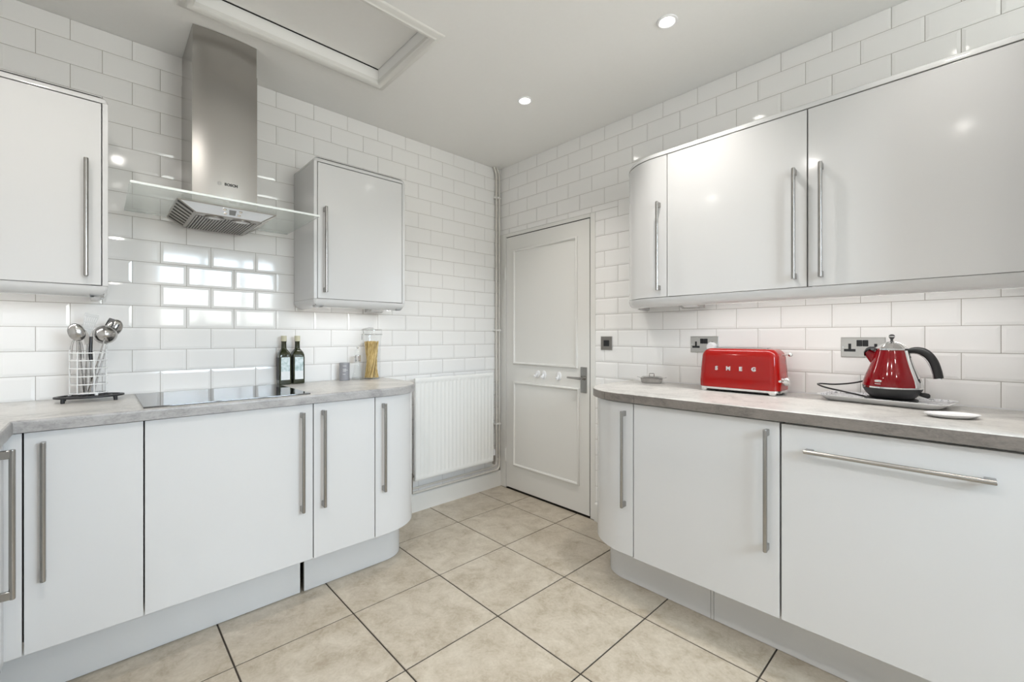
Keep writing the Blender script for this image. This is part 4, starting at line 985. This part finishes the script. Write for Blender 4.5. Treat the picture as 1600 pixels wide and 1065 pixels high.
bm = nb(); tube(bm, [BT(p) for p in ((-0.013, 0, WT+0.038), (-0.013, 0, WT+0.050), (-0.010, 0, WT+0.053), (0.010, 0, WT+0.053), (0.013, 0, WT+0.050), (0.013, 0, WT+0.038))], 0.0024, 8, sx=1.5); part('loop_handle', bm, 'polished', li)
for s in (-1, 1):
    bm = nb(); rings(bm, [[BT((s*0.057, yy, WT+z)) for yy, z in ((-0.017, 0.0255), (0.017, 0.0255), (0.017, 0.0275), (-0.017, 0.0275))], [BT((s*0.074, yy, WT+z)) for yy, z in ((-0.013, 0.030), (0.013, 0.030), (0.013, 0.032), (-0.013, 0.032))], [BT((s*0.080, yy, WT+z)) for yy, z in ((-0.007, 0.031), (0.007, 0.031), (0.007, 0.033), (-0.007, 0.033))]]); part('side_handle', bm, 'polished', t)

# ================================================================== OILS, TIN, CRUET, PASTA JAR
def bottle(x, y, label):
    t = thing('oil_bottle', label, 'bottle', (x, y, WT), 'olive oil bottles beside the hob')
    def sq(h, r, z): return rrect(x, y, h, h, r, WT+z, 4)
    bm = nb(); rings(bm, [sq(0.027, 0.006, 0.0008), sq(0.030, 0.006, 0.004), sq(0.0305, 0.006, 0.03), sq(0.0305, 0.006, 0.146), sq(0.0295, 0.008, 0.160), sq(0.0265, 0.012, 0.173), sq(0.020, 0.014, 0.184), sq(0.0145, 0.0135, 0.192), sq(0.0128, 0.0125, 0.200), sq(0.0122, 0.012, 0.226), sq(0.0132, 0.013, 0.232), sq(0.0132, 0.013, 0.238)]); gl = part('glass', bm, 'olive', t, deg=50)
    bm = nb(); lathe(bm, [(0.0138, 0.234), (0.0142, 0.236), (0.0142, 0.262), (0.0130, 0.2645), (0.0, 0.2645)], x, y, WT, 20); part('cap', bm, 'cork_cap', t)
    bm = nb(); box(bm, (x+0.0303, y-0.022, WT+0.026), (x+0.0310, y+0.022, WT+0.148)); lb = part('label', bm, 'paper_white', gl, smooth=False)
    bm = nb(); box(bm, (x+0.0308, y-0.022, WT+0.072), (x+0.0313, y+0.022, WT+0.148)); part('label_print', bm, 'paper', gl, smooth=False)
    bm = nb(); box(bm, (x-0.022, y-0.0313, WT+0.026), (x+0.022, y-0.0303, WT+0.148)); part('back_label', bm, 'matt_black', gl, smooth=False)
bottle(0.046, -1.614, 'square dark olive oil bottle with pale label, the one nearer the hood')
bottle(0.046, -1.545, 'square dark olive oil bottle with pale label, the one nearer the pasta jar')
t = thing('spice_tin', 'small grey cylindrical tin with white print', 'tin', (0.055, -1.284, WT))
bm = nb(); lathe(bm, [(0.0, 0.0005), (0.0275, 0.0005), (0.0285, 0.002), (0.0285, 0.088), (0.0275, 0.089)], 0.055, -1.284, WT, 32); tn = part('body', bm, 'tin', t)
bm = nb(); lathe(bm, [(0.0288, 0.0885), (0.0292, 0.090), (0.0292, 0.103), (0.0280, 0.105), (0.0, 0.105)], 0.055, -1.284, WT, 32); part('lid', bm, 'tin', t)
TA = math.radians(-22)
def TN(s, z, o_=0.0): an = TA+s/0.0285; return (0.055+(0.0285+o_)*math.cos(an), -1.284+(0.0285+o_)*math.sin(an), WT+z)
for z, s0, s1 in ((0.086, -0.010, 0.010), (0.067, -0.010, 0.008), (0.061, -0.009, 0.019), (0.055, -0.010, 0.008), (0.037, -0.010, 0.004)):
    bm = nb(); rings(bm, [[TN(s0+(s1-s0)*i/6, z+q, o_) for i in range(7)] for q, o_ in ((0, 0.0004), (0.0018, 0.0004))], closed=False); part('printed_line', bm, 'white_ink', tn)
# glass oil cruet
CX, CY = 0.078, -1.214
t = thing('cruet', 'small clear glass cruet with chrome pourer next to the grey tin', 'cruet', (CX, CY, WT))
bm = nb(); lathe(bm, [(0.0, 0.001), (0.032, 0.001), (0.035, 0.005), (0.033, 0.015), (0.025, 0.045), (0.0175, 0.085), (0.0155, 0.100), (0.0150, 0.112)], CX, CY, WT, 32, cap=False); part('glass', bm, 'glass', t)
bm = nb(); lathe(bm, [(0.0, 0.003), (0.030, 0.003), (0.032, 0.008), (0.030, 0.014), (0.0, 0.014)], CX, CY, WT, 28); part('glass_foot', bm, 'glass', t)
bm = nb(); lathe(bm, [(0.0162, 0.110), (0.0172, 0.112), (0.0172, 0.146), (0.0160, 0.148)], CX, CY, WT, 24); tube(bm, [(CX, CY-0.014, WT+0.134), (CX, CY-0.026, WT+0.142)], [0.004, 0.0025], 8); part('collar', bm, 'chrome', t)
bm = nb(); lathe(bm, [(0.0165, 0.148), (0.0165, 0.178), (0.014, 0.183), (0.004, 0.185), (0.003, 0.189), (0.006, 0.193), (0.005, 0.198), (0.0, 0.199)], CX, CY, WT, 24); part('stopper', bm, 'glass', t)
bm = nb(); lathe(bm, [(0.0, 0.187), (0.0045, 0.188), (0.007, 0.192), (0.006, 0.197), (0.0, 0.199)], CX, CY, WT, 16); part('knob', bm, 'chrome', t)
# pasta jar
JX, JY = 0.075, -1.122
t = thing('pasta_jar', 'tall clear glass jar with a clip lid, filled with spaghetti', 'jar', (JX, JY, WT))
bm = nb(); lathe(bm, [(0.0, 0.001), (0.045, 0.001), (0.049, 0.004), (0.050, 0.02), (0.051, 0.14), (0.053, 0.22), (0.057, 0.262), (0.058, 0.270)], JX, JY, WT, 36, cap=False); part('glass', bm, 'glass', t)
bm = nb(); lathe(bm, [(0.0, 0.002), (0.044, 0.002), (0.047, 0.005), (0.044, 0.0075), (0.0, 0.0075)], JX, JY, WT, 28); part('glass_bottom', bm, 'glass', t)
bm = nb(); lathe(bm, [(0.060, 0.268), (0.063, 0.270), (0.063, 0.274), (0.058, 0.277)], JX, JY, WT, 36, cap=False)
part('rim_band', bm, 'glass', t)
bm = nb(); lathe(bm, [(0.0605, 0.276), (0.0615, 0.281), (0.0605, 0.300), (0.054, 0.306), (0.0, 0.307)], JX, JY, WT, 36, cap=False); lj = part('lid', bm, 'glass', t)
bm = nb(); ring_loop(bm, [(JX+0.0625*math.cos(2*PI*i/32), JY+0.0625*math.sin(2*PI*i/32), WT+0.2735) for i in range(32)], 0.0016); ring_loop(bm, [(JX+0.0620*math.cos(2*PI*i/32), JY+0.0620*math.sin(2*PI*i/32), WT+0.302) for i in range(32)], 0.0010)
tube(bm, [(JX+0.02, JY-0.060, WT+0.274), (JX+0.022, JY-0.074, WT+0.268), (JX+0.022, JY-0.074, WT+0.240)], 0.002, 6); tube(bm, [(JX+0.02, JY-0.06, WT+0.274), (JX, JY-0.058, WT+0.305), (JX, JY-0.02, WT+0.313), (JX, JY+0.01, WT+0.312)], 0.0016, 6); part('wire_clip', bm, 'polished', lj)
bm = nb()
for i in range(170):
    rr = 0.042*math.sqrt(random.random()); a0_ = random.uniform(0, 2*PI); a1_ = a0_+1.5+random.uniform(-0.35, 0.35); rt = rr*random.uniform(0.95, 1.12)
    hh = 0.228+random.uniform(-0.006, 0.006)
    p0 = Vector((JX+rr*math.cos(a0_), JY+rr*math.sin(a0_), WT+0.009)); p1 = Vector((JX+rt*math.cos(a1_), JY+rt*math.sin(a1_), WT+hh))
    tube(bm, [p0, p1], 0.0016, 5)
o = solo('spaghetti', bm, 'spaghetti', 'bundle of dry yellow spaghetti standing in the glass jar', 'pasta', (JX, JY, WT+0.009), smooth=False); o['kind'] = 'stuff'

# ================================================================== TRIVET, CADDY AND UTENSILS
VX, VY = 0.158, -2.371
t = thing('trivet', 'oval black iron trivet under the white utensil caddy', 'trivet', (VX, VY, WT))
bm = nb(); ZV = WT+0.022
def oval(k, z): return [(VX+0.075*k*math.cos(2*PI*i/40), VY+0.105*k*math.sin(2*PI*i/40), z) for i in range(40)]
V = [[bm.verts.new(p) for p in oval(k, z)] for k, z in ((1.0, ZV-0.006), (1.0, ZV), (0.88, ZV+0.001), (0.86, ZV-0.006))]
for a, b in zip(V, V[1:]+V[:1]):
    for i in range(40): bm.faces.new([a[i], a[(i+1) % 40], b[(i+1) % 40], b[i]])
for k in (0.62, 0.36): ring_loop(bm, [(p[0], p[1], ZV-0.003) for p in oval(k, 0)], 0.0035)
for i in range(10):
    an = 2*PI*i/10+0.2; tube(bm, [(VX+0.075*kk*math.cos(an+o_), VY+0.105*kk*math.sin(an+o_), ZV-0.003) for kk, o_ in ((0.2, 0.0), (0.5, 0.25), (0.9, 0.0))], 0.0035, 6)
part('grid', bm, 'iron', t)
for sx, sy in ((1, 1), (1, -1), (-1, 1), (-1, -1)):
    bm = nb(); lathe(bm, [(0.006, 0.0), (0.0065, 0.004), (0.006, 0.017)], VX+sx*0.048, VY+sy*0.076, WT+0.0005, 12); part('foot', bm, 'iron', t)
UX, UY, UZ = 0.150, -2.374, ZV+0.006
t = thing('utensil_caddy', 'white wire utensil caddy standing on the black trivet', 'caddy', (UX, UY, UZ-0.005))
CRX, CRY = 0.048, 0.056
def cring(z, k=1.0): return [(UX+CRX*k*math.cos(2*PI*i/36), UY+CRY*k*math.sin(2*PI*i/36), z) for i in range(36)]
for z in (0.004, 0.040, 0.072, 0.104, 0.136, 0.166):
    bm = nb(); ring_loop(bm, cring(UZ+z), 0.0021); part('wire_ring', bm, 'white_wire', t)
for i in range(7):
    an = 2*PI*(i+0.3)/7; bm = nb(); tube(bm, [(UX+CRX*math.cos(an), UY+CRY*math.sin(an), UZ+0.003), (UX+CRX*math.cos(an), UY+CRY*math.sin(an), UZ+0.180 if i % 2 else UZ+0.170)], 0.0021, 6); part('upright_wire', bm, 'white_wire', t)
bm = nb(); 
for i in range(-3, 4): tube(bm, [(UX-CRX*math.sqrt(1-(i*0.25)**2), UY+CRY*i*0.25, UZ+0.003), (UX+CRX*math.sqrt(1-(i*0.25)**2), UY+CRY*i*0.25, UZ+0.003)], 0.0015, 6)
part('base_grid', bm, 'white_wire', t)
for an in (0.4, 2.5, 4.6):
    bm = nb(); lathe(bm, [(0.005, -0.0045), (0.006, -0.002), (0.005, 0.002)], UX+CRX*math.cos(an), UY+CRY*math.sin(an), UZ, 10); part('foot', bm, 'white_plastic', t)
ZU = UZ+0.0055
def utensil_shaft(bm, base, top, w0=0.006, w1=0.0035, th=0.4): tube(bm, [base, tuple(Vector(base).lerp(Vector(top), 0.5)), top], [w0*1.5, (w0+w1)*0.75, w1*1.25], 10, sx=th)
def orient(bm, start, pos, direction, normal):
    """move verts from index start: local x=width, y=normal, z=along direction"""
    z = Vector(direction).normalized(); y = Vector(normal); y = (y-z*y.dot(z)).normalized(); x = y.cross(z)
    mt = Matrix((x, y, z)).transposed().to_4x4(); mt.translation = Vector(pos)
    bm.verts.ensure_lookup_table()
    bmesh.ops.transform(bm, matrix=mt, verts=bm.verts[start:])
def shell_bowl(bm, w, h, depth, n=20, m=6, th=0.0012):
    """open spoon bowl, rim in the xz plane, hollow towards +y"""
    start = len(bm.verts)
    rs = []
    for j in range(m+1):
        q = j/m; k = math.sin(PI/2*q) if j else 0.02
        rs.append([(w*k*math.cos(2*PI*i/n), -depth*math.cos(PI/2*q), h*k*math.sin(2*PI*i/n)) for i in range(n)])
    inner = [[(x*0.96, y*0.96+th, z*0.96) for x, y, z in r] for r in rs[::-1]]
    rings(bm, rs+inner)
    return start
camdir = Vector(CAM)-Vector((UX, UY, 1.2)); camdir.z = 0; camdir.normalize()
# serving spoon
t = thing('serving_spoon', 'stainless serving spoon at the left of the caddy', 'spoon', (UX-0.01, UY-0.02, ZU))
bm = nb(); top = (UX+0.012, UY-0.030, 1.175); utensil_shaft(bm, (UX+0.022, UY-0.018, ZU+0.003), top, 0.011, 0.006); part('handle', bm, 'polished', t)
bm = nb(); s = shell_bowl(bm, 0.026, 0.036, 0.014); orient(bm, s, (UX+0.010, UY-0.036, 1.212), (0, -0.28, 1), (-camdir.x, -camdir.y, 0.1)); part('bowl', bm, 'polished', t)
# ladle
t = thing('ladle', 'stainless soup ladle with a round bowl at the right of the caddy', 'ladle', (UX+0.0, UY+0.01, ZU))
bm = nb(); utensil_shaft(bm, (UX+0.016, UY+0.000, ZU+0.003), (UX+0.022, UY+0.046, 1.185), 0.008, 0.005); part('handle', bm, 'polished', t)
bm = nb(); s = shell_bowl(bm, 0.039, 0.039, 0.036, 28, 8); orient(bm, s, (UX-0.012, UY+0.048, 1.203), (0.1, 0.3, 1), (-camdir.x, -camdir.y+0.15, 0.35)); part('bowl', bm, 'polished', t)
# slotted turner, white
t = thing('slotted_turner', 'white slotted turner sticking up at the back of the caddy', 'spatula', (UX-0.03, UY, ZU))
bm = nb(); utensil_shaft(bm, (UX-0.020, UY+0.010, ZU+0.003), (UX-0.030, UY-0.008, 1.200), 0.006, 0.004); part('handle', bm, 'white_plastic', t)
bm = nb(); st = 0
for i in range(7):
    f = i/6-0.5; rings(bm, [[(f*0.022-0.0014, -0.0008, 0), (f*0.022+0.0014, -0.0008, 0), (f*0.022+0.0014, 0.0008, 0), (f*0.022-0.0014, 0.0008, 0)], [(f*0.040-0.0020, -0.0008, 0.080), (f*0.040+0.0020, -0.0008, 0.080), (f*0.040+0.0020, 0.0008, 0.080), (f*0.040-0.0020, 0.0008, 0.080)]])
box(bm, (-0.013, -0.0009, -0.006), (0.013, 0.0009, 0.006)); box(bm, (-0.0225, -0.0009, 0.078), (0.0225, 0.0009, 0.092), 0.0006, 1)
for zc in (0.028, 0.055): box(bm, (-0.012-zc*0.11, -0.0009, zc-0.003), (0.012+zc*0.11, 0.0009, zc+0.003))
orient(bm, 0, (UX-0.032, UY-0.010, 1.200), (-0.1, 0.22, 1), tuple(camdir)); part('blade', bm, 'grey_plastic', t)
# black spatula
t = thing('spatula', 'black slotted spatula leaning right behind the ladle', 'spatula', (UX-0.02, UY+0.02, ZU))
bm = nb(); utensil_shaft(bm, (UX-0.028, UY-0.002, ZU+0.003), (UX-0.052, UY+0.050, 1.200), 0.005, 0.004); part('handle', bm, 'black', t)
bm = nb()
for i in range(4):
    f = i/3-0.5; box(bm, (f*0.036-0.004, -0.0012, 0.0), (f*0.036+0.004, 0.0012, 0.066))
box(bm, (-0.022, -0.0012, -0.012), (0.022, 0.0012, 0.004), 0.0008, 1); box(bm, (-0.022, -0.0012, 0.062), (0.022, 0.0012, 0.076), 0.0008, 1)
orient(bm, 0, (UX-0.052, UY+0.050, 1.198), (0, 0.42, 1), (camdir.x, camdir.y-0.6, 0)); part('blade', bm, 'black', t)
# slotted spoon behind the ladle
t = thing('slotted_spoon', 'polished slotted spoon tucked behind the ladle', 'spoon', (UX, UY+0.02, ZU))
bm = nb(); utensil_shaft(bm, (UX-0.012, UY+0.014, ZU+0.003), (UX-0.028, UY+0.062, 1.200), 0.006, 0.004); part('handle', bm, 'polished', t)
bm = nb(); s = shell_bowl(bm, 0.027, 0.037, 0.014); orient(bm, s, (UX-0.032, UY+0.076, 1.232), (0, 0.40, 1), (-camdir.x, -camdir.y, 0.1)); part('bowl', bm, 'polished', t)
for k in (-1, 0, 1):
    b = nb(); box(b, (k*0.010-0.0015, -0.018, -0.020), (k*0.010+0.0015, 0.001, 0.020)); orient(b, 0, (UX-0.031, UY+0.075, 1.232), (0, 0.40, 1), (-camdir.x, -camdir.y, 0.1)); part('slot', b, 'matt_black', t)
# peeler, knife, tongs
t = thing('peeler', 'small steel peeler standing in the middle of the caddy', 'peeler', (UX+0.02, UY, ZU))
bm = nb(); utensil_shaft(bm, (UX+0.002, UY-0.010, ZU+0.003), (UX+0.004, UY-0.006, 1.165), 0.006, 0.005); part('handle', bm, 'polished', t)
bm = nb(); rings(bm, [[(-0.007, -0.001, 0), (0.007, -0.001, 0), (0.007, 0.001, 0), (-0.007, 0.001, 0)], [(-0.008, -0.001, 0.035), (0.008, -0.001, 0.035), (0.008, 0.001, 0.035), (-0.008, 0.001, 0.035)], [(-0.001, -0.001, 0.058), (0.002, -0.001, 0.058), (0.002, 0.001, 0.058), (-0.001, 0.001, 0.058)]]); orient(bm, 0, (UX+0.004, UY-0.006, 1.162), (0, -0.05, 1), tuple(camdir)); part('blade', bm, 'polished', t)
t = thing('kitchen_knife', 'black-handled kitchen tool beside the ladle handle', 'knife', (UX+0.03, UY+0.02, ZU))
bm = nb(); utensil_shaft(bm, (UX+0.020, UY+0.004, ZU+0.003), (UX+0.020, UY+0.006, 1.097), 0.005, 0.004); part('blade', bm, 'polished', t)
bm = nb(); tube(bm, [(UX+0.020, UY+0.006, 1.095), (UX+0.016, UY+0.004, 1.125), (UX+0.014, UY+0.006, 1.195)], [0.006, 0.0065, 0.005], 10); part('handle', bm, 'black', t)
t = thing('whisk', 'thin wire whisk at the left rear of the caddy', 'whisk', (UX-0.01, UY-0.03, ZU))
bm = nb(); utensil_shaft(bm, (UX-0.006, UY-0.024, ZU+0.003), (UX-0.006, UY-0.028, 1.100), 0.006, 0.005, 1.0); part('handle', bm, 'polished', t)
bm = nb()
for k in range(4):
    an = PI*k/4; pts = []
    for i in range(13):
        q = PI*i/12; pts.append((UX-0.006+0.020*math.cos(q)*math.cos(an), UY-0.036+0.020*math.cos(q)*math.sin(an), 1.105+0.085*math.sin(q)**0.8))
    tube(bm, pts, 0.0010, 5)
part('wires', bm, 'polished', t)
